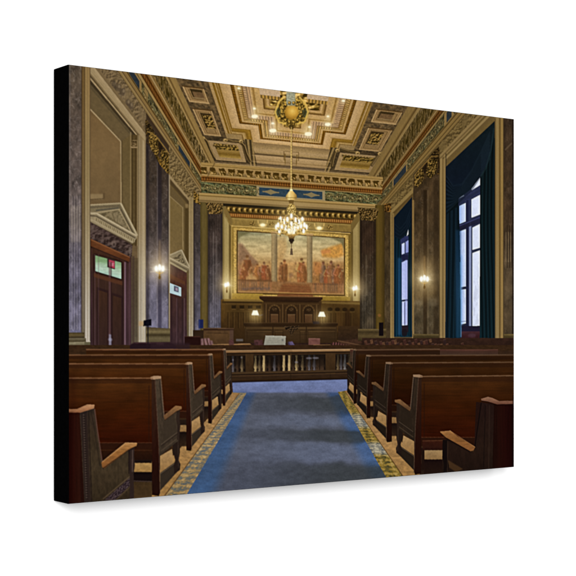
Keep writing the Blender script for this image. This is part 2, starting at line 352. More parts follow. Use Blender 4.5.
# mitre lines of the cornice
stroke([(rx((186, 101.25), 163), 163), (202, 187)], .8, (70, 52, 26), .7, .3)
stroke([(390, 176), (381, 196)], .8, (60, 44, 22), .7, .3)

# ================================================================== LEFT WALL
rect(60, 60, 92, 360, speck((108, 88, 56), .1, 2, 2))
rayquad((90, 69.4), (90, 345), 89, 202, vg([(70, (104, 84, 54)), (200, (104, 82, 52)), (330, (96, 80, 60))], .08, 3, 3))
beam = (118.5, 72.5)
fill([(100, 60), (rx((129, 73.4), 60), 60), (201, ry((129, 73.4), 201)), (201, ry(beam, 201)), (rx(beam, 60), 60)],
     lambda x, y: stops((lambda k: (k-k.min())/(np.ptp(k)+1e-6))((cu(x, y)[0]-U0)/(V0-cu(x, y)[1])),
                        [(0, (96, 74, 40)), (.12, (150, 122, 74)), (.35, (160, 132, 84)), (.42, (86, 64, 34)), (.5, (142, 112, 66)), (.8, (148, 118, 66)), (.86, (74, 56, 28)), (1, (130, 102, 54))])*.86)
# relief band under the beam
orn = (101, 71)
rayquad((101, 71), beam, 69, 146.2, lambda x, y: stops(np.clip(.5+(fbm(x/2.2+.3, y/2.2+.4, 2, 2)-fbm(x/2.2, y/2.2, 2, 2))*3, 0, 1), [(0, (84, 68, 46)), (.5, (108, 89, 60)), (1, (128, 106, 74))]))
for x0, x1 in ((90, 106), (124, 132), (139, 146)): rayquad((103, 71), (116, 72.5), x0, x1, (116, 96, 66), .65, .8)
for (x, y) in [(114, 85), (118.5, 87.5), (123, 92), (119, 97), (131, 106), (128, 103)]:
    ell(x, y, 2.6, 4, (78, 64, 48), .75, .6); ell(x+.7, y-1.2, 1.1, 1.8, (142, 122, 92), .6, .4)
stroke([(114, 80), (116, 92), (121, 104)], 1.3, (70, 58, 42), .7, .4)
stroke([(126, 92), (123, 100), (120, 106)], 1.6, (128, 108, 78), .6, .4)
rect(rx(orn, 60), 60, 69.5, 70, TAN)
# moulded frame of the first bay (diagonals run to the vanishing point)
F1 = [((96.5, 70), (101, 71), (112, 92, 62)), ((93, 69.6), (96.5, 70), (156, 134, 98)), ((90.4, 69.6), (93, 69.6), (134, 112, 78)), ((90, 74.5), (90, 69.6), (118, 98, 66)), ((90, 77), (90, 74.5), (88, 72, 46)), ((90, 79.5), (90, 77), (150, 128, 92)),
      ((90, 83.5), (90, 79.5), (62, 50, 32)), ((90, 88), (90, 83.5), (84, 70, 46)), ((90, 108), (90, 88), (96, 79, 51)), ((90, 110), (90, 108), (152, 130, 94))]
for p1, p0, c in F1: rayquad(p0, p1, 89.5, 146 if c != (152, 130, 94) else 121, speck(c, .07, 3, 3))
fill([(90, 110.3), (120.4, ry((90, 110.3), 120.4)), (121.2, 200), (121, 206), (89.5, 206)], vg([(110, (108, 84, 52)), (150, (114, 90, 57)), (206, (104, 83, 54))], .06, 6, 6))
fill([(121.3, ry((90, 108), 121.3)), (130.5, ry((90, 88), 130.5)), (130.5, 240), (121.3, 215)], vg([(130, (96, 78, 46)), (250, (100, 84, 54))], .06))
stroke([(120.8, ry((90, 109), 120.8)), (121, 204)], 1.0, (160, 138, 100), .9, .2)
stroke([(122, ry((90, 106), 122)), (122.2, 206)], .8, (74, 58, 36), .7, .2)
rect(130.3, ry((90, 88), 130.3), 137.5, 245, vg([(120, (82, 64, 34)), (250, (88, 72, 44))], .1))
for x, w, c in ((130.6, .8, (140, 118, 80)), (132.4, 1.2, (64, 50, 28)), (135.6, 1.6, (70, 54, 30)), (137.4, .7, (132, 110, 74))): stroke([(x, ry((90, 84), x)), (x, 246)], w, c, .9, .25)
rect(131.4, 140, 136.4, 146, ornate((60, 46, 24), (96, 76, 46), (132, 108, 72), 1, 1)); rect(130.5, 146.5, 137.5, 148, (140, 116, 80))
rect(137.6, ry((90, 73), 140), 146.2, 348, vg([(120, (138, 116, 80)), (230, (152, 132, 98)), (290, (172, 160, 140)), (350, (178, 168, 150))], .04, 2, 20))
for x, w, c, a in ((138.4, 1.2, (96, 80, 54), .7), (140.8, .7, (106, 88, 60), .6), (145.9, .8, (70, 56, 40), .7), (143.4, 1.5, (190, 172, 138), .35)): stroke([(x, ry((90, 74), x)), (x, 347)], w, c, a, .3)
rayquad((90, 74.5), (90, 69.6), 120, 146, (128, 106, 72), .6, .8)
rayquad((93, 69.6), (90, 72.5), 90, 146.2, (160, 138, 100), .75, .25)
rect(89, 194, 103, 199.5, (140, 118, 82), .75, .5); rect(103, 193, 104.8, 199, (84, 66, 42), .8, .5); stroke([(89, 199.6), (104, 198.6)], .8, (70, 54, 34), .7, .3)
# first pediment
fill([(89.5, 204.6), (120.8, 202.6), (137.4, 233), (137, 237.5), (132, 244), (89.5, 222)], speck((118, 104, 76), .1))
fill([(89.5, 214), (100, 213.5), (119.8, 209.3), (131.5, 232.5)], ornate((92, 80, 56), (110, 96, 68), (128, 112, 82), 2.6, 2.2, 3))
fill([(106, 214.5), (118, 211.5), (127, 229)], speck((132, 116, 86), .15, 1.5, 1.5), .7, .5)
stroke([(112, 213), (116, 224)], 1, (90, 76, 52), .7, .3); stroke([(118.5, 212), (117, 224)], .9, (92, 80, 56), .6, .3)
stroke([(89.5, 205), (120.8, 203.2)], 1.3, (164, 146, 112), .95, .2); stroke([(89.5, 207.4), (119.8, 205.8)], 1.6, (92, 80, 60), .8, .25)
stroke([(96, 212.8), (120, 209.2)], 1.1, (160, 142, 108), .9, .25); stroke([(96, 210.5), (119, 207.8)], 1.5, (76, 70, 58), .8, .3)
stroke([(120.8, 203.2), (137.2, 235.5)], 1.7, (172, 156, 122), .95, .2); stroke([(119.6, 207), (134.8, 236.5)], 1.2, (92, 80, 58), .8, .25)
stroke([(119, 209.5), (132.5, 234.5)], 1.1, (158, 140, 106), .8, .25); stroke([(121, 209), (133.5, 234)], .7, (70, 60, 44), .7, .2)
fill([(89.5, 211.5), (96.5, 212.3), (137.2, 235.2), (137, 238), (132.8, 243.4), (89.5, 221.8)], speck((142, 126, 96), .07))
stroke([(89.5, 213.4), (96.5, 213.4), (137, 236)], 1.4, (176, 160, 128), .95, .2)
stroke([(89.5, 215.6), (96, 216), (135.4, 238)], 1.4, (88, 76, 56), .9, .25)
for i in range(23):
    t = i/22; x = 95+39*t; y = 217.8+21.6*t
    fill([(x, y), (x+.95, y+.5), (x+.95, y+3.1), (x, y+2.6)], (168, 150, 112), .85, .15)
    fill([(x+.95, y+.5), (x+1.7, y+.9), (x+1.7, y+3.4), (x+.95, y+3.1)], (74, 62, 42), .8, .15)
stroke([(89.5, 219.4), (94, 220.8), (133, 242.4)], 1.1, (160, 144, 112), .9, .25); stroke([(89.5, 221.8), (131.6, 243.8)], 1.0, (58, 46, 36), .8, .3)
# carved frieze and first door
fill([(89.5, 222), (132.5, 245), (131.6, 258), (89.5, 238)], ornate((44, 32, 28), (64, 49, 44), (88, 71, 64), 3, 2.6, 5))
ell(113.5, 243.5, 2.4, 3, (110, 92, 82), .7, .5); ell(114, 244.5, 1.1, 1.5, (48, 36, 32), .8, .3); ell(92, 229, 2, 3.6, (104, 88, 78), .6, .5); ell(130, 250.5, 1.4, 3.6, (112, 96, 84), .7, .4)
doorc = vg([(238, (70, 44, 32)), (270, (62, 42, 38)), (300, (66, 45, 47)), (350, (58, 40, 42))], .14, 3, 12)
fill([(89.5, 238), (131.5, 257.5), (131.5, 350), (89.5, 350)], doorc)
fill([(90.5, 238.6), (129.8, 256.8), (129.4, 262), (90.5, 246.4)], wood([(238, (98, 58, 32)), (262, (86, 48, 26))], 2, .2, 10, 2))
stroke([(90.5, 239.4), (129.8, 257.4)], .9, (128, 84, 52), .8, .25); stroke([(90.5, 246.8), (128.8, 262.8)], 1.4, (40, 22, 16), .8, .3)
fill([(92.5, 248), (124.8, 261), (124.8, 349), (92.5, 349)], vg([(250, (62, 38, 26)), (300, (54, 36, 30)), (350, (54, 36, 36))], .12, 2, 16))
fill([(94, 253), (122.4, 261), (122.4, 280.6), (94, 272.4)], (44, 26, 20), 1, .2)
fill([(95.2, 255.4), (121.4, 262.6), (121.4, 279), (95.2, 271)], lambda x, y: stops(y-.28*(x-95), [(254, (116, 144, 104)), (260, (142, 170, 134)), (266, (172, 194, 172)), (273, (154, 182, 166))])*(1+.22*(fbm(x/5, y/1.4, 3)-.5))[:, None])
fill([(95.2, 255.4), (108, 258.6), (108, 263), (95.2, 262)], (110, 146, 92), .5, .8)
fill([(107.4, 257.8), (115, 260), (115, 269.4), (107.4, 267.2)], (52, 36, 34), 1, .15)
fill([(108.9, 259.6), (114.8, 261.2), (114.8, 268.6), (108.9, 266.8)], (158, 62, 76), 1, .15)
def letters(word, x, y, w, h, slope, col, a):     # tiny stroke capitals
    G = {'E': [(0, 0, 0, 1), (0, 0, 1, 0), (0, .5, .8, .5), (0, 1, 1, 1)], 'X': [(0, 0, 1, 1), (1, 0, 0, 1)], 'I': [(.5, 0, .5, 1)], 'T': [(0, 0, 1, 0), (.5, 0, .5, 1)]}
    for i, ch in enumerate(word):
        for a0, b0, a1, b1 in G[ch]:
            xa = x+i*w*1.35+a0*w; xb = x+i*w*1.35+a1*w
            stroke([(xa, y+b0*h+slope*(xa-x)), (xb, y+b1*h+slope*(xb-x))], .32, col, a, .1)
stroke([(89.9, 238), (89.9, 350)], 1.6, (22, 9, 11), .9, .3)
letters('EXIT', 109.5, 262.2, .95, 3.2, .27, (236, 176, 184), .85)
for x0, x1, y0 in ((96.8, 108.6, 287), (111.3, 122.6, 292.5)):
    fill([(x0, y0), (x1, y0+.3*(x1-x0)), (x1, 352), (x0, 352)], (42, 25, 24), .8, .4)
    fill([(x0+1.6, y0+3), (x1-1.2, y0+2.4+.3*(x1-x0)), (x1-1.2, 352), (x0+1.6, 352)], vg([(285, (60, 38, 26)), (320, (54, 35, 28)), (350, (50, 33, 30))], .12, 1.2, 14))
for x, w, c, a in ((93.4, 1.2, (44, 26, 26), .8), (94.9, .9, (98, 70, 76), .5), (98.5, 1, (100, 72, 80), .35), (109.8, 2.0, (92, 64, 66), .6), (111.3, .6, (34, 18, 20), .7), (122.8, 1., (38, 22, 24), .8), (124.9, 1.3, (134, 104, 116), .75), (126.6, .9, (60, 38, 46), .7), (129.5, 2., (84, 58, 64), .5)):
    stroke([(x, 262 if x > 108 else 254), (x, 350)], w, c, a, .3)
fill([(94, 273.2), (122.4, 281.4), (122.4, 285.4), (94, 277)], (84, 50, 32), .8, .4)
fill([(109, 334), (111.2, 334.6), (111.4, 347), (109, 346.5)], (150, 150, 172), .65, .4); ell(110.2, 339.5, 2.2, 1.6, (160, 160, 180), .5, .4)
rect(131.4, 258, 137.8, 350, vg([(250, (84, 68, 46)), (300, (78, 66, 50)), (350, (88, 78, 62))], .08)); stroke([(133.2, 256), (133.2, 350)], 2, (62, 46, 40), .6, .4)
# nearest pilaster
mar1 = [(60, (86, 73, 58)), (120, (78, 66, 57)), (180, (82, 71, 65)), (225, (98, 88, 86)), (255, (92, 86, 98)), (290, (92, 88, 106)), (335, (104, 101, 122))]
rect(60, 55, 81.6, 334, marble(mar1, 3, 0, 69, .1, .35))
for x in (72, 74.6, 77.2, 79.6):
    stroke([(x, 196), (x, 330)], .7, (168, 156, 150), .35, .3); stroke([(x+1.1, 196), (x+1.1, 330)], .8, (56, 50, 58), .35, .3)
for i in range(4): rect(71.3+i*2.6, 206, 72.4+i*2.6, 242, (196, 178, 150), .38, .8)
stroke([(69.6, 62), (69.6, 334)], 1.4, (120, 112, 110), .35, .4)
rect(81.4, 60, 84.8, 338, vg([(64, (92, 68, 34)), (200, (100, 80, 50)), (300, (106, 96, 84)), (340, (100, 92, 80))], .06))
rect(84.6, 60, 90.2, 342, vg([(64, (140, 112, 68)), (180, (138, 118, 80)), (250, (158, 142, 112)), (310, (178, 168, 152)), (342, (184, 174, 160))], .04, 2, 20))
for x, w, c, a in ((81.6, .8, (62, 46, 30), .8), (83.2, .7, (150, 126, 84), .5), (84.9, .9, (72, 56, 34), .6), (87.6, .8, (100, 80, 50), .35), (90, .8, (60, 44, 30), .8)): stroke([(x, 62), (x, 341)], w, c, a, .25)
rect(60, 332.5, 84.5, 338.2, vg([(332, (60, 50, 32)), (335, (92, 78, 50)), (338, (52, 42, 28))], .1)); rect(60, 338, 86, 356, vg([(338, (108, 98, 76)), (341, (74, 64, 44)), (344, (112, 102, 78)), (350, (100, 90, 66)), (356, (84, 74, 52))], .08))
stroke([(60, 343.4), (90, 342.2)], 1, (150, 140, 112), .8, .2); rect(84.5, 342, 90.2, 356, (92, 84, 62))
# second pilaster with gilded capital
mar2 = [(120, (54, 43, 33)), (180, (59, 48, 39)), (230, (68, 58, 53)), (270, (86, 80, 86)), (330, (99, 95, 110))]
fill([(146.2, 118), (168.8, 150), (168.8, 334), (146.2, 336)], marble(mar2, 5, 0, 0, .1, .25))
rect(146.2, 140, 149, 332, (34, 28, 32), .55, .7)
rect(157.8, 160, 161.6, 331, vg([(160, (38, 30, 28)), (250, (52, 46, 52)), (331, (70, 66, 84))], .1), .9, .4); stroke([(157.4, 162), (157.4, 331)], .7, (150, 138, 140), .3, .3)
rect(150, 268, 156.5, 330, (136, 132, 158), .3, 1.2); rect(162, 274, 167.5, 330, (140, 136, 160), .25, 1.2)
stroke([(169.4, 166), (169.4, 336)], 1.5, (150, 134, 108), .9, .2); stroke([(168.3, 168), (168.3, 334)], .7, (40, 32, 30), .6, .2)
fill([(145.2, 120.5), (147.5, 120), (170.4, 155.5), (170.4, 171), (168.6, 174.5), (160, 165), (150, 146), (146.2, 142)], ornate((32, 24, 6), (84, 62, 24), (142, 106, 44), 1.7, 2.2, 4))
fill([(145.2, 120.5), (150.4, 126.5), (150, 146), (146.4, 142)], (34, 24, 14), .6, 1.2)
for i in range(5):
    x = 151+i*4.0; y = 132+i*6.9
    ell(x, y, 1.9, 2.6, (44, 32, 10), .8, .3); ell(x+.4, y-.8, 1.2, 1.5, (168, 132, 64), .75, .3)
    ell(x-.4, y+8, 1.5, 2.6, (128, 96, 38), .7, .4); ell(x+1.2, y+7, .8, 2.2, (40, 28, 8), .8, .3)
fill([(146, 327), (170, 328.5), (171, 345), (146, 346)], vg([(327, (70, 58, 40)), (332, (112, 98, 66)), (335, (58, 48, 30)), (338, (98, 86, 60)), (345, (78, 68, 48))], .08))
def clump(pts, lum, seed=0):
    L = lambda c: tuple(t*lum for t in c)
    fill(pts, ornate(L((26, 19, 4)), L((80, 60, 24)), L((164, 128, 62)), 1.15, 1.5, seed), 1, .35)
    xs = [p[0] for p in pts]; ys = [p[1] for p in pts]; cx, cy = sum(xs)/len(xs), sum(ys)/len(ys)
    for i in range(16):
        t = rng.random()*6.28; r = rng.random()**.6*.78; k = rng.integers(len(pts)); x = cx+(pts[k][0]-cx)*r; y = cy+(pts[k][1]-cy)*r
        stroke([(x, y), (x+rng.random()*1.6-.8, y+1.6+rng.random()*1.6)], .7, L((176, 138, 68)), .75, .2, .3)
        ell(x+.9, y+1.2, .5, .9, L((28, 20, 5)), .75, .25)
rayquad((146, 141), (146, 118), 146, 170, speck((58, 45, 33), .2), .8, .5)
fill([(145.6, 119), (150, 124), (154.4, 131.6), (153, 134), (148, 134), (146, 136)], ornate((24, 17, 8), (48, 36, 18), (92, 70, 34), 1.3, 1.3, 2), 1, .35)
clump([(148.6, 134), (153, 132.6), (157.6, 137), (159.4, 145), (158.6, 155), (155.6, 156), (151, 149), (148.8, 142)], .95, 1)
clump([(160.6, 149.6), (165, 150), (169.6, 156), (170.4, 170), (167, 173.6), (162.6, 165), (160.4, 157)], .95, 2)
fill([(157.4, 139), (162, 144.6), (163, 150), (160, 152), (157.6, 146)], (28, 19, 10), .75, .6)
stroke([(147, 131.4), (152, 133), (158, 138.6), (165.6, 148.6), (170.6, 156.6)], 1.0, (150, 116, 56), .8, .25)
for x, y in ((153, 150), (167, 166), (151, 139), (166, 153)): ell(x, y, 1.2, 1.2, (30, 22, 6), .7, .3); ell(x, y-1.4, 1.1, .6, (184, 148, 78), .7, .25)
# second bay
fill([(170, 180), (193.5, 199.5), (193.5, 350), (170, 350)], vg([(180, (100, 80, 46)), (250, (98, 80, 48)), (350, (92, 80, 58))], .06))
rayquad(beam, (170, 176), 169, 200, lambda x, y: stops(np.clip(.5+(fbm(x/1.7+.3, y/1.7+.4, 2, 2)-fbm(x/1.7, y/1.7, 2, 2))*3, 0, 1), [(0, (80, 64, 38)), (.5, (110, 90, 55)), (1, (134, 111, 72))]), 1, .2); 
for x in np.arange(172, 200, 3.2): ell(x, ry((170, 166), x)+1, 1.5, 2.4, ornate((60, 46, 24), (116, 94, 56), (160, 134, 86), 1, 1), .9, .4)
rayquad((170, 175), (170, 179), 170, 193.5, (146, 124, 86), 1, .3); rayquad((170, 179), (170, 184), 170, 190, (76, 60, 36), 1, .5); rayquad((170, 186), (170, 196), 170, 184, (96, 78, 48), 1, .4)
fill([(170, 197), (182.8, 208), (183.2, 252), (170, 256)], vg([(200, (112, 92, 54)), (256, (108, 88, 54))], .06)); stroke([(170, 196.4), (182.8, 207.6), (183, 250)], .8, (148, 126, 86), .85, .25)
rect(184.8, 206, 188.4, 262, (70, 54, 28), .85, .5); rect(185.2, 204, 188.4, 208, (140, 116, 76), .7, .4)
rect(188.8, 197.5, 193.6, 352, vg([(200, (142, 120, 80)), (280, (150, 134, 104)), (350, (164, 154, 134))], .05)); stroke([(191, 198), (191, 352)], .7, (110, 90, 58), .6, .3); stroke([(193.7, 200), (193.7, 350)], .8, (60, 48, 36), .7, .25)
fill([(170, 254.4), (181.6, 249.2), (189.6, 266.6), (189.2, 269), (186, 272.4), (170, 263.4)], speck((126, 112, 84), .08))
fill([(172.5, 258), (181, 253.6), (186, 265)], ornate((72, 62, 44), (108, 94, 68), (140, 124, 92), 1.4, 1.4)); stroke([(170, 255), (181.6, 250)], 1, (168, 152, 120), .9, .2); stroke([(181.6, 250), (189.4, 267)], 1.2, (174, 158, 126), .9, .2)
stroke([(170, 258), (189.4, 268.2)], 1.1, (172, 156, 124), .9, .2); stroke([(170, 260.4), (187.6, 270.2)], 1.1, (84, 72, 54), .8, .2); stroke([(170, 262.4), (186.4, 271.8)], .9, (156, 140, 108), .8, .2)
fill([(170, 263.8), (186.8, 273), (187, 352), (170, 352)], vg([(265, (66, 50, 46)), (278, (74, 44, 34)), (300, (62, 40, 36)), (350, (58, 40, 44))], .16, 2, 6))
fill([(170, 274), (185, 281.5), (185, 285), (170, 278.5)], (88, 54, 34), .8, .3)
fill([(169.9, 283), (181.2, 287.5), (181.2, 296.4), (169.9, 293)], (176, 196, 200)); fill([(174, 285.5), (178.6, 287.2), (178.6, 292.4), (174, 291)], (66, 66, 84), .9, .2); fill([(175.4, 287.4), (177.8, 288.2), (177.8, 291.2), (175.4, 290.4)], (170, 150, 164), .8, .2)
for x, w, c, a in ((171.8, .8, (36, 24, 26), .7), (176.8, 1, (84, 62, 66), .6), (177.8, .6, (34, 22, 24), .7), (182.4, 1, (38, 26, 28), .7), (184.4, .8, (104, 82, 92), .6)): stroke([(x, 298), (x, 352)], w, c, a, .3)
# far left: third pilaster, strip of plain wall, column of the end wall
rect(193.8, 199, 200.6, 340, marble([(200, (54, 45, 38)), (260, (70, 62, 60)), (330, (98, 94, 108))], 8, 0, 0, .1, .2))
stroke([(194.4, 200), (194.4, 338)], 1.2, (44, 36, 34), .7, .3); fill([(193.6, 190), (200.6, 197), (200.4, 205), (193.8, 202)], ornate((40, 30, 12), (96, 72, 30), (160, 122, 56), 1.2, 1.4))
rect(200.4, 196, 208.4, 340, hg([(200, (66, 54, 26)), (203, (96, 80, 42)), (206, (92, 76, 38)), (208.4, (60, 48, 24))], .08, 2, 8))
rect(208, 200, 222.4, 336, marble([(200, (46, 36, 28)), (250, (58, 48, 44)), (290, (72, 66, 68)), (330, (90, 87, 100))], 9, 2.3, 208, .09, .22))
rect(207.8, 200, 209.4, 330, (40, 32, 30), .6, .4); rect(220.6, 205, 222.6, 328, (44, 36, 34), .7, .5); stroke([(213.4, 232), (213.4, 300)], .8, (150, 140, 130), .35, .4); stroke([(216.4, 236), (216.4, 290)], .7, (160, 150, 138), .35, .4)
fill([(204, hz(198, 204)), (225, hz(198, 225)), (223, hz(209, 223)), (221.6, 214), (209, 214), (206.5, hz(208, 206))], ornate((34, 25, 9), (80, 61, 30), (146, 114, 62), .9, 1.2, 6))
stroke([(204.6, hz(198.6, 204)), (225, hz(198.6, 225))], 1.3, (112, 88, 48), .8, .2)
rect(206, 328, 223.5, 340, vg([(328, (96, 86, 66)), (332, (66, 56, 40)), (340, (74, 62, 42))], .1))
rect(222.4, 206, 232, 330, hg([(222.4, (84, 70, 36)), (224, (132, 112, 64)), (227, (148, 126, 74)), (229, (112, 92, 46)), (232, (104, 82, 38))], .06, 2, 10))

# ================================================================== END WALL RECESS
hquad(195.2, 204.6, 199, 382, lambda x, y: stops(np.interp(y-hz(0, x)*0-(HY+(200-HY)*(HX-x)/(HX-240.))+200, [195, 205], [0, 1]),
      [(0, (86, 66, 36)), (.08, (168, 138, 84)), (.22, (158, 128, 72)), (.3, (110, 84, 42)), (.38, (156, 128, 78)), (.7, (150, 122, 76)), (.78, (104, 82, 46)), (.9, (136, 110, 66)), (1, (66, 52, 28))]))
hquad(204.4, 207.2, 223, 360, (40, 32, 18), 1, .3)
hquad(207, 213.4, 226, 358, speck((78, 58, 24), .25))
hquad(213.2, 218, 226, 358, speck((116, 72, 30), .2)); hquad(217.6, 226.5, 228, 356, vg([(216, (146, 118, 62)), (222, (134, 108, 54)), (232, (128, 102, 50))], .12, 2, 2))
for i in range(24):
    x = 229+i*5.5; y = hz(210.2, x)
    ell(x, y-.6, 1.9, 2.2, (150, 116, 52), .9, .3); ell(x+1.5, y-.2, .9, 1.7, (34, 24, 8), .9, .25); ell(x-.6, y-1.3, .8, .8, (212, 178, 104), .8, .25)
for i in range(60):
    x = 228.5+i*2.15; y = hz(215.4, x); rect(x, y-1.2, x+1.1, y+1.3, (176, 126, 62), .8, .2)
hquad(213, 213.8, 226, 358, (58, 38, 14), .9, .2); hquad(217.4, 218.2, 228, 356, (80, 56, 20), .8, .2); hquad(218.6, 219.3, 228, 356, (170, 140, 80), .7, .2)
fill([(223.4, 207), (226, 207), (231.8, 218.6), (231.8, 226), (224, 213)], (120, 96, 50), 1, .3); fill([(223, 214), (231.6, 228), (231.6, 300), (223, 305)], hg([(222.5, (100, 82, 42)), (225, (158, 136, 84)), (228.5, (164, 142, 88)), (229.2, (96, 76, 36)), (231.6, (120, 96, 46))], .05, 2, 10))
fill([(361, 214.5), (358, 212.6), (350.6, 224), (350.6, 232), (352, 236), (361, 222)], (112, 90, 46), 1, .3); fill([(361, 218), (350.4, 234), (350.4, 302), (361, 304)], hg([(350.4, (110, 88, 40)), (352.6, (92, 72, 34)), (353.4, (150, 128, 78)), (357, (158, 136, 84)), (361, (96, 78, 40))], .05, 2, 10))
# mural in its gilded frame
def quadm(l, t0, r, t1, b0, b1): return [(l, t0), (r, t1), (r, b1), (l, b0)]
fill(quadm(231.4, 225.6, 350.4, 233.2, 299.6, 301.0), hg([(231, (132, 104, 44)), (290, (164, 130, 62)), (350, (116, 90, 38))], .18, 1.2, 1.2))
fill(quadm(233.6, 227.6, 348.2, 235.2, 297.4, 299), lambda x, y: arr((184, 150, 78))*(1+.5*(fbm(x/.9, y/.9, 2, 2)-.5))[:, None])
fill(quadm(236.4, 230, 345.2, 237.6, 294, 296.2), (88, 64, 26))
stroke([(231.4, 225.8), (350.4, 233.4)], .9, (206, 172, 100), .9, .2); stroke([(231.8, 226), (231.8, 299)], .8, (190, 156, 84), .8, .2)
def sky(x, y):
    n = fbm(x/9., y/2.4, 3, 3); t = np.clip((y-228)/50, 0, 1)
    c = stops(t, [(0, (116, 126, 106)), (.2, (168, 162, 124)), (.5, (200, 178, 130)), (.75, (182, 144, 94)), (1, (140, 102, 60))])
    return c+((n-.5)*85)[:, None]*arr((1, .93, .8))
fill(quadm(237.6, 231.2, 344, 238.4, 292.8, 295), sky)
def muralbox(x0, x1, f):
    fill([(x0, f+0), (x1, f+0), (x1, 290), (x0, 290)], (0, 0, 0), 0)
fill([(238, 243), (242, 243.5), (251, 255), (258, 262), (258, 276), (238, 276)], speck((116, 86, 70), .3, 2, 2), .85, 1.0)
fill([(238, 262), (271, 266), (271, 284), (238, 284)], speck((140, 96, 58), .4, 1.6, 2.2, 2), .62, 1.6)
fill([(312, 264), (344, 262), (344, 284), (312, 284)], speck((140, 98, 58), .4, 1.6, 2.2, 3), .62, 1.6)
fill([(277, 262), (307, 262), (307, 282), (277, 282)], speck((182, 138, 86), .3, 2.4, 1.4, 1), .65, 1.4)
fill([(277, 236), (286, 236), (287, 248), (282, 262), (277, 262)], speck((176, 136, 84), .3), .6, 1.6)
fill([(321, 250), (333, 246), (343, 243), (344, 256), (336, 258), (322, 257)], speck((190, 130, 54), .35), .85, 1.0)
fill([(320, 251), (330, 249), (331, 253), (322, 254)], (192, 116, 70), .6, .8)
for x0, x1, ya, yb in ((271.4, 277.2, 234, 282), (306.8, 312.4, 236, 283)):
    fill([(x0, ya), (x1, ya+.3), (x1, yb), (x0, yb)], hg([(x0, (112, 96, 68)), (x0+1.5, (160, 140, 102)), (x1-1.5, (120, 106, 80)), (x1, (80, 68, 50))], .08, 2, 4), 1, .3)
    rect(x0-.8, ya-2.5, x1+.8, ya, (176, 138, 88), .9, .3)
def figure(x, y, h, robe, skin=(188, 130, 92), lean=0., wide=1., dark=.62):
    lean += (rng.random()-.5)*2.2; h *= .86+.22*rng.random(); skin = tuple(q*(.8+.3*rng.random()) for q in skin)
    m_ = arr(robe); robe = tuple(.42*m_+.58*arr((112, 72, 40))); h *= .93; wide *= .82
    w = h*.17*wide
    fill([(x-w*.75+lean, y-h*.80), (x+w*.75+lean, y-h*.80), (x+w*1.15, y-h*.4), (x+w*1.0, y), (x-w*1.0, y), (x-w*1.1, y-h*.4)], speck(robe, .3, 1.2, 2.2, int(x)), .92, .35)
    fill([(x+w*.1+lean, y-h*.78), (x+w*.7+lean, y-h*.78), (x+w*1.05, y-h*.4), (x+w*.9, y), (x+w*.2, y)], tuple(c*dark for c in robe), .6, .4)
    stroke([(x-w*.7+lean, y-h*.76), (x-w*1.25, y-h*.5), (x-w*.4, y-h*.42)], h*.06, skin, .8, .25)
    skin = tuple(q*.9 for q in skin); ell(x+lean, y-h*.89, h*.062, h*.085, skin, .95, .25); ell(x+lean, y-h*.93, h*.065, h*.055, (84, 52, 34), .8, .2)
for a in [(243, 283, 21, (150, 72, 44)), (247, 281, 27, (126, 58, 40), (180, 120, 84), .5, 1.3), (251, 282, 18, (166, 120, 74)), (257, 282, 20, (184, 110, 58)), (260.5, 281, 17, (120, 84, 64)), (265, 281, 24, (190, 74, 58), (196, 140, 100), 0, 1.25),
          (268.5, 281, 18, (120, 66, 48)), (283.5, 282.5, 27, (150, 86, 52), (186, 122, 84), 0, 1.15), (281, 280, 20, (126, 76, 52)), (301.5, 282.5, 26.5, (186, 92, 54), (196, 136, 96), .3, 1.2), (304, 281, 21, (160, 94, 58)),
          (318, 283, 18, (172, 128, 78), (188, 136, 96), 0, 1.5), (323, 283, 25, (96, 92, 104)), (327, 284, 21, (176, 66, 46), (190, 128, 92), 0, 1.2), (331, 284, 27, (146, 96, 74)), (334.5, 284, 22, (92, 78, 96)), (338, 284, 23, (150, 70, 44), (176, 116, 80), 0, 1.4), (341.5, 285, 20, (110, 62, 44))]:
    figure(*a)
fill([(246, 277), (252, 273), (257, 278), (258, 286), (246, 286)], (188, 150, 100), .75, .8)
fill([(313.6, 262), (321, 262), (322, 272), (318, 276), (313.6, 272)], (178, 112, 60), .7, .9)
rect(289, 273, 293, 278, (96, 70, 58), .6, .8)
fill(quadm(238, 279.6, 343.8, 284, 292.6, 295), speck((124, 86, 58), .3, 1.5, 1.5), .72, .5)
hquad(279.4, 281, 238, 272, (84, 54, 36), .85, .3); hquad(281.5, 283, 312, 343.6, (84, 54, 36), .85, .3)
for x in list(np.arange(239, 272, 2.1))+list(np.arange(313, 343, 2.1)):
    rect(x, hz(281.4, x), x+.9, hz(290, x), (88, 66, 58) if rng.random() > .4 else (150, 96, 66), .75, .25)
for i in range(14): ell(243+i*2+rng.random(), 288+rng.random()*2, 1.1, 1.3, (66, 62, 76), .5, .5)
fill([(283, 283), (309, 284.4), (314, 298), (277, 297)], speck((108, 62, 36), .2, 4, 1), .75, .9)
for k in range(5): stroke([(281-k, 286+k*2.4), (310+k*.8, 287.4+k*2.4)], .6, (92, 38, 28), .6, .25)
stroke([(238, 291.6), (344, 294.2)], .9, (186, 146, 84), .7, .3)
fill([(237.6, 231.2), (252, 232.2), (246, 234.4), (240, 237), (238, 243)], (86, 86, 58), .8, .5); fill([(344, 238.4), (330, 237.6), (336, 240), (341.5, 243), (344, 250)], (80, 80, 56), .8, .5)
stroke([(237.6, 231), (237.6, 292.6), (344, 295), (344, 238.2), (237.6, 231)], .6, (70, 50, 22), .8, .2)
hquad(293.4, 299.4, 232, 263, vg([(293, (168, 136, 58)), (299, (146, 114, 46))], .1)); fill([(322, 296.4), (350, 297), (350, 302), (322, 301.6)], vg([(296, (150, 120, 48)), (302, (130, 102, 40))], .1))
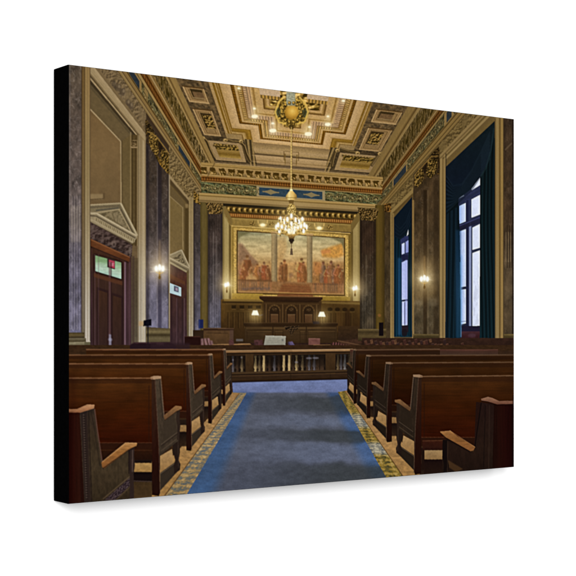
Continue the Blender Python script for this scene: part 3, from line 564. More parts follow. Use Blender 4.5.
def soften(x0, y0, x1, y1, sg, mott):
    (ua, va), (ub, vb) = cu(x0, y0), cu(x1, y1); r0, r1, c0, c1 = int(va*NV), int(vb*NV), int(ua*NV), int(ub*NV)
    X = XS[r0:r1, c0:c1]; Y = YS[r0:r1, c0:c1]; k = 1+mott*2*(fbm(X/1.3, Y/1.6, 1, 3)-.5)
    for i in range(3): IMG[r0:r1, c0:c1, i] = gblur(np.pad(IMG[r0:r1, c0:c1, i], 12, mode='edge'), sg)[12:-12, 12:-12]*k
for i in range(70):
    x = 240+rng.random()*102
    if 270 < x < 278 or 306 < x < 313: continue
    y = 262+rng.random()*20; c = [(96, 58, 34), (186, 140, 92), (150, 92, 54), (110, 84, 60), (70, 46, 32), (206, 168, 116)][i % 6]
    ell(x, y, .4+.7*rng.random(), .6+1.3*rng.random(), c, .55, .35)
soften(238.2, 233, 343.4, 293, 1.5, .10)
fill(quadm(237.6, 231.2, 344, 238.4, 292.8, 295), (206, 150, 70), .16)
# wall lamps over the mural
for x in (262.7, 319.3):
    y = hz(221.2, x)
    ell(x, y+1.8, 4.4, 3.2, (196, 156, 80), .95, .3, t0=0, t1=180); stroke([(x-4.4, y+1), (x-4.8, y-2.4)], 1, (206, 166, 90), .9, .3); stroke([(x+4.4, y+1), (x+4.8, y-2.4)], 1, (206, 166, 90), .9, .3); ell(x, y+2.6, 2.6, 1.6, (255, 236, 184), .95, .5); glow(x, y+2, 5, (255, 220, 140), .4)
for x in (252, 272, 308, 330): ell(x, hz(222.4, x), 3, 2.4, ornate((70, 52, 20), (128, 100, 48), (176, 142, 74), 1, 1), .9, .4)
# panelled dado, bench screen and judges' bench
hquad(299.4, 346, 221, 362, wood([(299, (84, 60, 26)), (312, (76, 54, 24)), (325, (62, 42, 20)), (346, (44, 30, 16))], 4, .18, 4, 8))
hquad(299.2, 301.6, 224, 264, (132, 104, 50), .8, .3); fill([(322, 301.4), (360, 302.6), (360, 304.6), (322, 303.4)], (120, 94, 46), .8, .3); hquad(301.6, 303.2, 222, 262, (48, 34, 16), .8, .3)
for x in list(np.arange(231.5, 262, 8.2)): rect(x, hz(305.4, x), x+4.6, hz(308.6, x), (34, 24, 12), .9, .3); stroke([(x, hz(309.2, x)), (x+4.6, hz(309.2, x))], .5, (128, 98, 50), .7, .2)
for x in list(np.arange(328, 352, 7.4)): ell(x+2, hz(308.6, x), 2.6, 2.0, (36, 25, 12), .9, .4); stroke([(x-.5, hz(311, x)), (x+4.5, hz(311, x))], .5, (112, 86, 44), .7, .2)
hquad(303.4, 304.4, 226, 262, (112, 84, 42), .6, .3); hquad(310.6, 311.6, 226, 352, (104, 78, 38), .5, .3)
for x in list(np.arange(228, 262, 5.2))+list(np.arange(326, 356, 5)):
    stroke([(x, hz(312.5, x)), (x, hz(328, x))], .8, (38, 26, 12), .7, .3); stroke([(x+1, hz(312.5, x)), (x+1, hz(328, x))], .6, (112, 84, 44), .5, .2)
fill([(336, 312), (342, 312), (342, 332), (336, 332)], (96, 66, 30), .5, .8); rect(345, 310, 350, 336, (44, 26, 14), .55, .8)
rect(263.5, 300, 321, 330, vg([(300, (66, 46, 24)), (330, (54, 36, 20))], .12, 2, 6))
fill([(259.4, hz(295.6, 259)), (322.6, hz(295.6, 322)), (322.6, hz(298.2, 322)), (318, hz(301.4, 318)), (264, hz(301.4, 264)), (259.4, hz(298.2, 259))], vg([(294, (74, 48, 28)), (298, (52, 32, 18)), (302, (38, 24, 14))], .12, 6, 1))
stroke([(259.4, hz(295.8, 259)), (322.6, hz(295.8, 322))], .7, (118, 84, 50), .8, .2); stroke([(264, hz(303.4, 264)), (319, hz(303.4, 319))], .7, (104, 76, 42), .7, .25)
for cx in (274.5, 291.4, 308.6):
    cy = hz(311, cx)
    ell(cx, cy, 6.2, 7, (96, 70, 38), 1, .25, t0=180, t1=360); rect(cx-6.2, cy-.3, cx+6.2, 325, (88, 62, 34), 1, .2)
    ell(cx, cy+.4, 4.9, 5.6, (36, 25, 15), 1, .25, t0=180, t1=360); rect(cx-4.9, cy, cx+4.9, 325, (40, 27, 16), 1, .2)
    for k in range(7):
        t = math.radians(190+k*26.6); ell(cx+5.5*math.cos(t), cy+6.2*math.sin(t), .5, .5, (140, 106, 60), .8, .2)
    ell(cx, cy-2.2, 2.6, 1.9, ornate((50, 36, 20), (88, 64, 38), (126, 96, 60), .8, .8), .8, .4)
    rect(cx-3.7, hz(314.4, cx), cx+3.7, 326, vg([(313, (136, 100, 62)), (316, (112, 78, 48)), (326, (88, 58, 36))], .1)); stroke([(cx-3.8, hz(314.2, cx)), (cx+3.8, hz(314.2, cx))], .7, (176, 138, 92), .85, .2)
for x in (266.3, 282.8, 300, 316.8): rect(x-1.2, hz(303.6, x), x+1.2, 326, hg([(x-1.2, (52, 36, 20)), (x-.2, (126, 94, 54)), (x+1.2, (50, 34, 18))], .1, 1, 3), .9, .2)
fill([(243.6, hz(322.6, 243)), (337.6, hz(322.6, 337)), (338, hz(325, 338)), (336, hz(327, 336)), (245, hz(327, 245)), (243.6, hz(325, 243))], (44, 29, 16), 1, .25); stroke([(243.8, hz(322.9, 243)), (337.6, hz(322.9, 337))], .6, (112, 84, 50), .7, .25)
rect(245, 326.6, 337, 346, vg([(326, (62, 44, 25)), (334, (64, 46, 27)), (346, (48, 33, 19))], .14, 14, 1.5))
hquad(327.6, 328.6, 246, 336, (120, 90, 52), .55, .25)
for x0, x1 in ((247, 271.5), (275, 283), (300, 305), (308, 335)): stroke([(x0, 330.4), (x1, 330.4), (x1, 343.5), (x0, 343.5), (x0, 330.4)], .8, (44, 30, 16), .7, .25); stroke([(x0, 331.3), (x1, 331.3)], .5, (112, 84, 48), .6, .2)
for x in (273, 306.4): stroke([(x, 326), (x, 346)], 1.2, (42, 28, 16), .8, .25)
fill([(283, 325.6), (300, 325.8), (297, 329.6), (293.6, 331.4), (291.6, 336), (289.4, 331.4), (285.6, 329.4)], ornate((20, 14, 10), (42, 30, 20), (80, 60, 38), .9, .9), 1, .25)
stroke([(245, 344.6), (337, 345)], 1.2, (36, 24, 14), .8, .3)
rect(313, hz(321, 313), 319.5, hz(324, 319), (30, 28, 40), .9, .3)
for x, y in ((255.2, 313), (321.8, 314.4)):
    glow(x, y+2, 8, (255, 210, 120), .45)
    stroke([(x+.6, y+2), (x+.8, y+10)], .8, (80, 62, 36), .9, .2)
    fill([(x-2, y-2.6), (x+2, y-2.6), (x+3.7, y+2.2), (x-3.7, y+2.2)], (255, 246, 214), 1, .3)
stroke([(258, 316), (263, 314.6)], .7, (150, 150, 160), .5, .3)
# ================================================================== furniture behind the rail
rect(262, 302, 321, 326, (46, 30, 16), .42, .6); rect(226, 303, 262, 345, (40, 27, 14), .22, 2); rect(321, 304, 358, 345, (40, 27, 14), .22, 2)
for x, y in ((255.2, 313), (321.8, 314.4)): fill([(x-2, y-2.6), (x+2, y-2.6), (x+3.7, y+2.2), (x-3.7, y+2.2)], (255, 246, 214), 1, .35); glow(x, y+3, 6, (255, 206, 116), .25)
rect(193, 330, 232, 352, (44, 30, 20)); rect(338, 326, 362, 352, vg([(326, (58, 40, 22)), (340, (44, 30, 20)), (352, (36, 24, 18))], .15, 3, 2))
rect(232, 343, 350, 352, speck((44, 28, 22), .3, 3, 1.2))
rect(203.6, 328.6, 233.4, 349, vg([(328, (74, 52, 34)), (334, (84, 60, 36)), (348, (66, 46, 28))], .14, 3, 4)); rect(203.4, 328, 234, 330.4, (50, 33, 22), 1, .2); stroke([(203.4, 328.2), (234, 328.6)], .7, (120, 90, 62), .7, .2); stroke([(206, 333), (228, 333.2), (228, 344), (206, 344)], .7, (50, 34, 20), .7, .2); rect(229.6, 330, 233.6, 349, (76, 56, 48), .7, .4)
rect(184.6, 336.4, 200.4, 349, (34, 16, 14)); stroke([(184.6, 336.6), (200.4, 336.8)], .8, (72, 44, 34), .8, .2)
rect(198.6, 319.4, 203.2, 328.4, (28, 34, 72), 1, .3); stroke([(199.4, 320), (199.4, 328)], .8, (58, 72, 130), .7, .3)
for x, y, t in ((202, 343, -.5), (205.5, 342.5, .2), (209, 342.6, .4), (212, 345, .6)):
    fill([(x-1.6-t, y-4.2), (x+.9-t, y-4.4), (x+2.2+t, y+4), (x-.6+t, y+4.4)], speck((132, 98, 98), .25, 1, 2), .9, .4); stroke([(x-1.6-t, y-4.2), (x-.6+t, y+4.4)], .7, (60, 30, 34), .7, .2)
fill([(212, 344.4), (250, 343.4), (254, 347), (246, 350), (213, 349.6)], wood([(343, (118, 86, 52)), (350, (84, 56, 34))], 5, .2, 8, 1)); stroke([(212, 344.6), (250, 343.8)], .6, (170, 134, 92), .6, .2)
for x in (231, 256, 260): fill([(x-2, 340), (x+2.6, 339.6), (x+3, 350), (x-2, 350)], speck((76, 46, 46), .35, 1, 1), .85, .5)
rect(236, 339, 243, 341.2, (108, 104, 104), .7, .4)
fill([(265.6, 335.8), (285.8, 336.4), (285.4, 345.2), (263.8, 345.4)], vg([(335, (158, 154, 138)), (346, (138, 134, 120))], .06)); stroke([(265.6, 335.8), (285.8, 336.4)], .6, (196, 192, 176), .8, .2); ell(282.6, 340, 1, 1.2, (96, 96, 92), .7, .3); fill([(268, 345.2), (283, 345.2), (281, 351), (270, 351)], (36, 24, 18), .9, .3)
for k in range(3): stroke([(268, 338.6+k*1.8), (280, 338.9+k*1.8)], .35, (120, 116, 104), .55, .15)
fill([(288, 342), (292.4, 341.4), (294.5, 345), (299.5, 347.6), (300.5, 350.8), (290, 350.8)], speck((92, 80, 112), .25, 1, 1), .95, .35); stroke([(288.4, 342), (291.6, 350)], 1.2, (44, 36, 56), .8, .3); ell(294, 348.4, 2.4, 1, (150, 140, 172), .6, .3)
rect(308.6, 338.4, 320, 345.6, speck((112, 72, 64), .12, 2, 2), .9, .4); stroke([(308.6, 338.6), (320, 338.8)], .8, (140, 98, 86), .7, .2); stroke([(312, 341), (317, 341)], .6, (100, 54, 52), .6, .2)
fill([(301, 345), (330.5, 344.6), (332, 347.6), (326, 350.4), (304, 350.4)], wood([(344, (130, 94, 48)), (350, (76, 50, 26))], 6, .2, 8, 1)); stroke([(301, 345.2), (330.6, 344.9)], .6, (176, 134, 80), .7, .2)
for k in range(7):
    x = 331+k*2.6; fill([(x, 350.6), (x+1.6, 350.6), (x+3.2, 342.4), (x+1.9, 342.2)], speck((116, 72, 68), .3, 1, 1), .9, .3); stroke([(x, 350.6), (x+1.9, 342.2)], .6, (40, 20, 20), .8, .15)
fill([(338, 341), (360, 338.6), (362, 343), (352, 346), (340, 344)], speck((64, 42, 30), .2), .9, .5); stroke([(337, 340.6), (362, 345.5)], .9, (112, 80, 54), .7, .3)

# ================================================================== RIGHT WALL
rwall = vg([(110, (104, 84, 46)), (250, (92, 74, 40)), (345, (84, 70, 46))], .08, 3, 3)
fill([(381, 200), (rx((445, 126.25), 196)-2, 197), (520, ry((445, 126.25), 520)), (520, 352), (376, 352), (376, 205)], rwall)
beamR = (455, 126.25)
fill([(381, ry((445, 126.25), 381)), (520, ry((445, 126.25), 520)), (520, ry(beamR, 520)), (381, ry(beamR, 381))],
     lambda x, y: stops((lambda k: (k-k.min())/(np.ptp(k)+1e-6))((cu(x, y)[0]-U0)/(V0-cu(x, y)[1])), [(0, (120, 92, 46)), (.1, (84, 62, 28)), (.2, (148, 118, 66)), (.5, (140, 110, 58)), (.56, (70, 52, 24)), (.64, (150, 120, 68)), (.9, (134, 106, 58)), (1, (62, 46, 22))])*.86)
relief = lambda x, y: stops(np.clip(.5+(fbm(x/2.2+.3, y/2.2+.4, 1, 2)-fbm(x/2.2, y/2.2, 1, 2))*2.6, 0, 1), [(0, (76, 60, 32)), (.5, (102, 82, 46)), (1, (122, 100, 58))])
rayquad(beamR, (439, 156), 439, 515, relief)
for x0, x1 in ((440, 446), (462, 468), (484, 503)): rayquad((455, 128), (439, 154.5), x0, x1, (106, 86, 50), .7, .9)
for x, y in ((468, 127), (472, 124), (464, 132), (455, 141), (450, 145)): ell(x, y, 2.6, 2.8, (66, 52, 28), .7, .6); ell(x-.5, y-1, 1.2, 1.2, (140, 116, 72), .6, .4)
stroke([(458, 137), (464, 143)], 1.8, (64, 50, 28), .7, .5)
# window bay 1 frame
rayquad((439.4, 155.5), (439.4, 161.5), 439, 500, (134, 110, 68), 1, .25); rayquad((439.4, 158.3), (439.4, 160), 439, 500, (94, 74, 42), .7, .3); rayquad((440, 163), (440, 165.6), 440, 496, (146, 122, 78), .9, .25); rayquad((440, 165.6), (440, 168.6), 444, 495, (100, 80, 46), .9, .3)
rect(438.8, 159, 446, 347, vg([(160, (128, 104, 62)), (260, (134, 110, 66)), (345, (130, 108, 70))], .05, 2, 20)); 
for x, w, c, a in ((439.3, .8, (60, 46, 26), .8), (441, 1., (158, 132, 84), .7), (442.8, .8, (92, 72, 40), .6), (444.8, .7, (150, 126, 82), .5), (445.9, .8, (40, 32, 22), .8)): stroke([(x, ry((439.4, 160), x)), (x, 346)], w, c, a, .25)
rect(494.6, 108, 504, 348, vg([(110, (132, 108, 62)), (230, (138, 112, 66)), (300, (142, 118, 74)), (348, (134, 112, 74))], .04, 2, 20))
for x, w, c, a in ((495.2, .9, (70, 54, 30), .7), (497.6, 1.6, (152, 126, 80), .5), (499.9, 1.4, (96, 72, 34), .85), (502, 1.2, (154, 120, 62), .6), (503.6, .8, (58, 42, 22), .8)): stroke([(x, 118), (x, 346)], w, c, a, .25)
def drape(st, x0, per, seed, lo=.55, hi=1.35):
    def f(x, y):
        ph = (x-x0)/per+.35*np.sin(y/55.+seed)+.25*(fbm(x/6, y/60, seed)-.5)
        s = .5+.5*np.sin(ph*2*math.pi); s2 = .5+.5*np.sin(ph*2*math.pi*2.3+1)
        return .88*stops(y, st)*(lo+(hi-lo)*(.7*s+.3*s2))[:, None]
    return f
fill([(445.6, 167.6), (494.8, ry((445.6, 167.6), 494.8)), (494.8, 344), (445.6, 344)], speck((12, 20, 24), .1))
# glazing of window 1
pane = lambda x, y: stops(x, [(458.5, (134, 166, 226)), (462, (186, 204, 242)), (466, (214, 224, 248)), (472, (216, 224, 248)), (480, (228, 234, 252))])*(1-.07*sm(.5, .62, fbm(x/3., y/9., 2, 3))*sm(200, 320, y)+.05*(fbm(x/2, y/3)-.5))[:, None]
rect(458.6, 170, 481.4, 331, vg([(180, (42, 48, 78)), (250, (44, 50, 74)), (331, (36, 38, 56))], .1))
fill([(471.6, 188.4), (480.6, 176.6), (480.6, 184.8), (471.6, 190.4)], pane); fill([(458.8, 197.6), (464, 195), (464, 196), (458.8, 198.6)], (206, 216, 246))
fill([(459.2, 206), (465.8, 202.8), (465.8, 221.4), (459.2, 224)], pane); fill([(471.4, 199.4), (480.4, 194.6), (480.4, 214.4), (471.4, 217.8)], pane)
fill([(459.2, 231.6), (466, 229), (466, 286.4), (459.2, 287.4)], pane); fill([(459.8, 290), (466, 289), (466, 323.4), (460.4, 324.6)], pane)
fill([(472.4, 227.6), (480.4, 223.6), (480.4, 247.6), (472.4, 250)], pane); fill([(472.4, 253), (480.4, 250), (480.4, 325.6), (472.4, 326.4)], pane)
rect(468.9, 222, 471.2, 326, (156, 168, 208), .75, .3); rect(466.4, 200, 468.6, 328, (24, 26, 52), .8, .25); rect(459, 255, 462.5, 325, (120, 168, 226), .5, 1.2); stroke([(460.6, 321.6), (466, 321.2)], .7, (60, 70, 110), .6, .2)
fill([(458.8, 201), (480.8, 188.4), (480.8, 191.2), (458.8, 204.4)], (36, 42, 66), .9, .3); fill([(458.8, 225), (480.8, 215.8), (480.8, 222), (458.8, 231)], vg([(215, (34, 36, 62)), (230, (28, 28, 44))], .1), .95, .3)
stroke([(458.8, 226), (480.8, 217)], .7, (84, 92, 150), .6, .25)
rect(461.5, 326, 481, 332, (30, 26, 44)); rect(460, 331.4, 481, 346, vg([(331, (66, 40, 46)), (336, (54, 28, 30)), (346, (40, 18, 20))], .1)); ell(472, 335.5, 4, 2, (92, 70, 84), .4, .8)
# curtains of window 1
fill([(445.8, 214), (459, 206), (460.4, 260), (461, 336), (460.6, 339), (445.2, 340)], drape([(200, (16, 28, 36)), (260, (16, 30, 38)), (340, (17, 33, 42))], 445, 4.3, 1))
rect(455.6, 230, 461, 338, vg([(230, (22, 52, 80)), (290, (40, 84, 122)), (338, (30, 70, 100))], .1, .8, 30), .55, 1.0); stroke([(460.4, 262), (461, 337)], 1.1, (98, 150, 196), .6, .4)
fill([(480.2, 150), (494.8, ry((445.6, 167.6), 494.8)), (495, 344), (487, 343.4), (479.6, 341)], drape([(140, (14, 24, 26)), (240, (15, 29, 33)), (344, (17, 34, 40))], 479, 3.7, 4, .5, 1.4))
fill([(445.6, 167), (494.8, ry((445.6, 167), 494.8)), (493, 142), (487, 164), (480.4, 177), (470, 190), (458.8, 198.4), (446, 214)], vg([(120, (16, 26, 28)), (180, (15, 22, 32)), (214, (12, 24, 32))], .1, 4, 4))
for k in range(9):
    t = k/8.; stroke([(446.2, 176+36*t), (453, 186+22*t-t*2), (462, 184+13*t), (472, 170+18*t), (481, 152+22*t), (490, 132+26*t)], .9, (32, 46, 56), .5, .6); stroke([(446.2, 178+36*t), (453, 188+22*t-t*2), (462, 186.4+13*t), (472, 172+18*t), (481, 154+22*t)], 1., (5, 9, 12), .5, .5)
stroke([(480.4, 177), (486, 168), (491, 150), (494, 128)], 1.4, (34, 52, 56), .5, .5)
# nearest right pilaster
rect(503.8, 105, 520, 343, marble([(110, (62, 47, 32)), (220, (66, 50, 34)), (270, (78, 64, 46)), (343, (74, 60, 42))], 12, 0, 0, .1, .12)); stroke([(512.9, 118), (512.9, 343)], 1.4, (28, 20, 14), .8, .4)
stroke([(505, 150), (512, 143)], 1.2, (112, 92, 68), .6, .5)
for x in (506, 508.4, 510.6): stroke([(x, 232), (x, 262)], .8, (176, 150, 110), .45, .5); stroke([(x+1.2, 225), (x+1.2, 268)], .8, (30, 22, 14), .5, .3)
rect(505, 288, 511, 300, (150, 126, 92), .25, 1.4); rect(503.8, 334, 520, 348, vg([(334, (110, 92, 54)), (337, (62, 50, 28)), (340, (96, 80, 48)), (348, (66, 54, 30))], .1)); rect(494, 343, 520, 351, vg([(343, (112, 94, 58)), (346, (58, 46, 26)), (351, (70, 58, 32))], .1))
# pilaster between the windows
fill([(413, 175), (439, 146), (439, 345), (413, 345)], marble([(160, (58, 43, 26)), (230, (68, 53, 34)), (280, (88, 71, 46)), (310, (80, 68, 48)), (345, (64, 53, 37))], 14, 0, 0, .1, .16))
rect(423.4, 190, 427, 336, vg([(190, (38, 27, 15)), (290, (62, 46, 28)), (336, (44, 33, 20))], .1), .85, .5); rect(433.5, 180, 438.8, 336, (40, 29, 17), .55, 1.0); stroke([(428, 190), (428, 336)], .8, (120, 100, 70), .3, .4)
rect(416, 300, 422, 305, (150, 136, 108), .3, 1.2); rect(428.5, 298, 437, 306, (150, 136, 108), .25, 1.2); rect(415, 284, 438, 300, (150, 116, 64), .22, 3)
rect(411.8, 200, 414.2, 346, vg([(200, (124, 98, 56)), (346, (134, 112, 72))], .05))
fill([(413.6, 186), (414.4, 176), (437, 149), (439.6, 150.5), (439.4, 174), (429, 175), (418, 186.5)], ornate((32, 22, 6), (78, 56, 22), (132, 98, 40), 1.7, 2.2, 7))
fill([(433, 153), (439.6, 150), (439.4, 174), (434, 173)], (32, 20, 10), .65, 1.0)
for i in range(5):
    x = 416.4+i*4.; y = 178-i*5.4; ell(x, y, 1.7, 2.4, (42, 29, 9), .8, .3); ell(x-.4, y-.8, 1.1, 1.4, (156, 120, 56), .7, .3); ell(x+.6, y+6.4, 1.4, 2.2, (126, 92, 34), .7, .4)
rect(413, 334, 439, 348, vg([(334, (104, 88, 54)), (337, (58, 47, 27)), (341, (84, 70, 42)), (348, (50, 40, 24))], .1))
rayquad((438.6, 148), (438.6, 172), 414, 439, speck((54, 41, 25), .2), .8, .5)
fill([(439.2, 147), (434.6, 150), (429, 157), (430.6, 160), (436, 160), (439, 162)], ornate((22, 15, 7), (44, 32, 15), (84, 63, 30), 1.3, 1.3, 3), 1, .35)
clump([(437, 160), (431, 157.6), (427, 162), (425.6, 170), (427.4, 177), (431, 178), (435.6, 173), (437.4, 167)], .86, 3)
clump([(423.4, 168), (418.6, 169), (414.6, 176), (414, 185), (417, 188), (421.6, 183), (424, 176)], .86, 4)
fill([(427.4, 162), (423, 167), (422.6, 172), (425, 174), (427.4, 168)], (26, 17, 9), .75, .6)
stroke([(437.4, 156), (431.6, 156.4), (424, 164.4), (414, 176)], 1.0, (136, 104, 50), .8, .25)
# window bay 2
rayquad((413, 176), (413, 190), 385, 413.5, relief); rayquad((413, 188), (413, 193), 389, 413, (134, 110, 64), 1, .3); rayquad((413, 193), (413, 196), 390, 412.5, (86, 66, 34), 1, .4)
rect(389.4, 213, 394.2, 346, vg([(214, (126, 102, 58)), (346, (140, 116, 72))], .05)); stroke([(389.6, 214), (389.6, 345)], .8, (64, 50, 28), .8, .25); stroke([(392.8, 215), (392.8, 345)], .7, (88, 70, 40), .6, .25)
fill([(394, 217.5), (412, ry((413, 196), 412)), (412, 337), (394, 337)], vg([(200, (12, 24, 32)), (260, (14, 34, 44)), (337, (16, 42, 54))], .1))
rect(400.6, 236, 409, 328, vg([(236, (42, 48, 84)), (328, (36, 40, 66))], .1))
p2 = vg([(226, (206, 214, 250)), (260, (176, 186, 236)), (326, (196, 206, 244))], .05)
fill([(406.6, 236), (409, 226), (409, 233.4), (406.6, 236.6)], p2); fill([(401.8, 244), (404.6, 242.6), (404.6, 253.4), (401.8, 254.6)], p2); fill([(405.6, 242), (408.6, 240), (408.6, 252), (405.6, 253)], vg([(238, (146, 154, 206)), (254, (128, 138, 196))], .05))
fill([(401.8, 262.4), (407.4, 259.6), (407.4, 299), (401.8, 300)], p2); fill([(402, 301.6), (407.4, 301), (407.4, 325), (402, 325.6)], p2); rect(405.2, 258, 407.2, 325, (156, 164, 218), .55, .4); rect(400.8, 254.8, 409, 260, (26, 28, 54), .9, .4); rect(404.4, 302, 405.2, 325, (44, 44, 84), .8, .2)
rect(401, 325.4, 409, 332, (34, 26, 34)); ell(404.4, 332.5, 3, 4, (26, 20, 24), .9, .5)
fill([(394.4, 228), (400, 238), (401.4, 260), (401.6, 336), (394.4, 336.6)], drape([(220, (12, 26, 34)), (270, (14, 42, 58)), (336, (16, 46, 62))], 394, 2.6, 2)); rect(397.6, 258, 401.6, 335, (48, 96, 146), .4, .9)
fill([(408.4, 226), (412, 212), (412.2, 337), (408.2, 336)], drape([(220, (10, 24, 32)), (336, (14, 40, 52))], 408, 2, 5))
fill([(394.2, 217.5), (412, ry((413, 196), 412)), (411.5, 216), (408.6, 229), (404, 237), (399.6, 240), (394.6, 236)], (13, 22, 31), 1, .3)
for k in range(4): stroke([(394.8, 224+k*4), (400, 229+k*3.2), (406, 222+k*4), (411, 208+k*5)], .6, (28, 42, 54), .5, .3)
# far right pilaster, strip, column
rect(384.2, 204, 390.2, 340, marble([(205, (52, 39, 22)), (300, (72, 58, 38)), (340, (66, 52, 34))], 15, 0, 0, .1, .12)); fill([(384, 204), (391, 203), (391, 212), (384.5, 212)], ornate((34, 22, 8), (84, 56, 22), (136, 96, 42), 1.1, 1.2))
rect(375.2, 205, 384.6, 340, hg([(375, (62, 48, 18)), (378, (92, 72, 30)), (381, (86, 66, 26)), (384.6, (58, 44, 18))], .06, 2, 10))
rect(360, 208, 375.8, 334, marble([(208, (46, 33, 22)), (270, (58, 45, 32)), (300, (74, 64, 50)), (334, (62, 52, 38))], 16, 2.4, 360, .08, .16))
rect(360, 212, 361.6, 332, (30, 22, 14), .6, .4); rect(373.6, 212, 375.8, 332, (34, 25, 14), .6, .5); stroke([(366.4, 255), (366.4, 296)], .8, (140, 126, 98), .35, .4); rect(361, 224, 375, 254, (44, 28, 20), .35, 2)
fill([(357.5, hz(199.6, 358)), (379, hz(199.6, 379)), (377, 217), (374, 221), (361, 220), (358.6, 212)], ornate((30, 22, 8), (72, 55, 26), (132, 102, 54), .9, 1.2, 8))
stroke([(357.8, hz(200, 358)), (379, hz(200, 379))], 1.3, (104, 82, 44), .8, .2)
rect(358, 329, 386, 341, vg([(329, (108, 90, 56)), (332, (60, 48, 28)), (336, (86, 70, 42)), (341, (48, 38, 22))], .1))
rect(379, 322.4, 383.4, 336, (18, 12, 14), 1, .3); ell(379.4, 315.4, 1.6, 1.6, (124, 84, 42), .8, .4)
# rows of chairs along the right wall
rect(362, 338, 515, 354, vg([(338, (50, 32, 24)), (354, (36, 22, 18))], .2, 3, 2))
for i in range(34):
    x = 364+i*2.9+rng.random()*1.6; y = 339.6+rng.random()*5.6; h = 3+rng.random()*2.4
    if x > 446: y += 3; h = 2
    fill([(x, y), (x+2.6, y-.8), (x+3.4, y+h-.6), (x+.8, y+h)], speck([(78, 48, 36), (64, 38, 32), (92, 62, 42), (48, 32, 30)][i % 4], .3, 1, 1), .9, .3); stroke([(x, y), (x+2.6, y-.8)], .5, (124, 92, 68), .5, .2)
for i in range(9): ell(368+i*9.2, 347+rng.random()*1.5, 3, 1.6, (30, 18, 18), .7, .6)
rect(432, 345.5, 458, 347.4, (30, 22, 26), .9, .3); stroke([(432, 346.2), (456, 346.6)], .8, (112, 104, 112), .6, .3)
rect(384, 346.2, 431, 347.4, (132, 116, 122), .5, .4)

# ================================================================== FLOOR
rect(60, 345, 520, 520, speck((52, 34, 20), .2, 3, 1.5))
CL0, CL1 = (187.7, 492.7), (246.7, 392.8); CR0, CR1 = (385.3, 475.8), (340.8, 397.5)
def lx(p, q, y): return p[0]+(q[0]-p[0])*(y-p[1])/(q[1]-p[1])
OL = ((164.8, 495.6), (231.5, 404)); OR = ((402.5, 475.6), (346.4, 393.5))
# bare floor strip beside the aisle
fill([(lx(*OL, 520)-34, 520), (lx(*OL, 385)-6, 385), (lx(*OR, 385)+8, 385), (lx(*OR, 520)+42, 520)], vg([(385, (140, 106, 66)), (430, (160, 122, 76)), (500, (150, 112, 62))], .2, 3, 2))
# mosaic border
def mosaic(gold):
    def f(x, y):
        u, v = cu(x, y); b = 1/np.maximum(v-V0, .05); a = (u-U0)*b
        X = a*19; Z = b*10
        d = np.sin(X*2.1+Z*3.4)*np.sin(Z*4.4-X*1.3); n = fbm(X*3.2, Z*5.2, 2, 2)
        t = np.clip(.5+.38*d+(n-.5)*1.2, 0, 1)
        if gold: c = stops(t, [(0, (72, 66, 38)), (.35, (108, 92, 42)), (.65, (142, 116, 50)), (1, (168, 142, 80))])
        else: c = stops(t, [(0, (92, 98, 102)), (.4, (118, 114, 102)), (.6, (152, 130, 90)), (1, (182, 158, 116))])
        if gold:
            sun = sm(411, 417, y)*sm(430, 425, y)+sm(440, 445, y)*sm(457, 452, y); c = c*(1-sun*.75)[:, None]+(stops(t, [(0, (92, 98, 108)), (1, (190, 186, 172))]))*(sun*.75)[:, None]
        else: c = c*stops(y, [(385, (.92, .9, .86)), (440, (1.0, .98, .95)), (500, (.92, .88, .8))])
        return c
    return f
fill([(lx(*OL, 520), 520), (lx(*OL, 388), 388), (lx(CL0, CL1, 388), 388), (lx(CL0, CL1, 520), 520)], mosaic(False))
fill([(lx(*OR, 520), 520), (lx(*OR, 388), 388), (lx(CR0, CR1, 388), 388), (lx(CR0, CR1, 520), 520)], mosaic(True))
for P, c in ((OL, (88, 62, 34)), (OR, (92, 66, 34))): stroke([(lx(*P, 510), 510), (lx(*P, 389), 389)], 1.3, c, .85, .2, .5)
stroke([(lx(CL0, CL1, 510)-3, 510), (lx(CL0, CL1, 392)-1, 392)], 1.1, (132, 110, 78), .6, .2, .5)
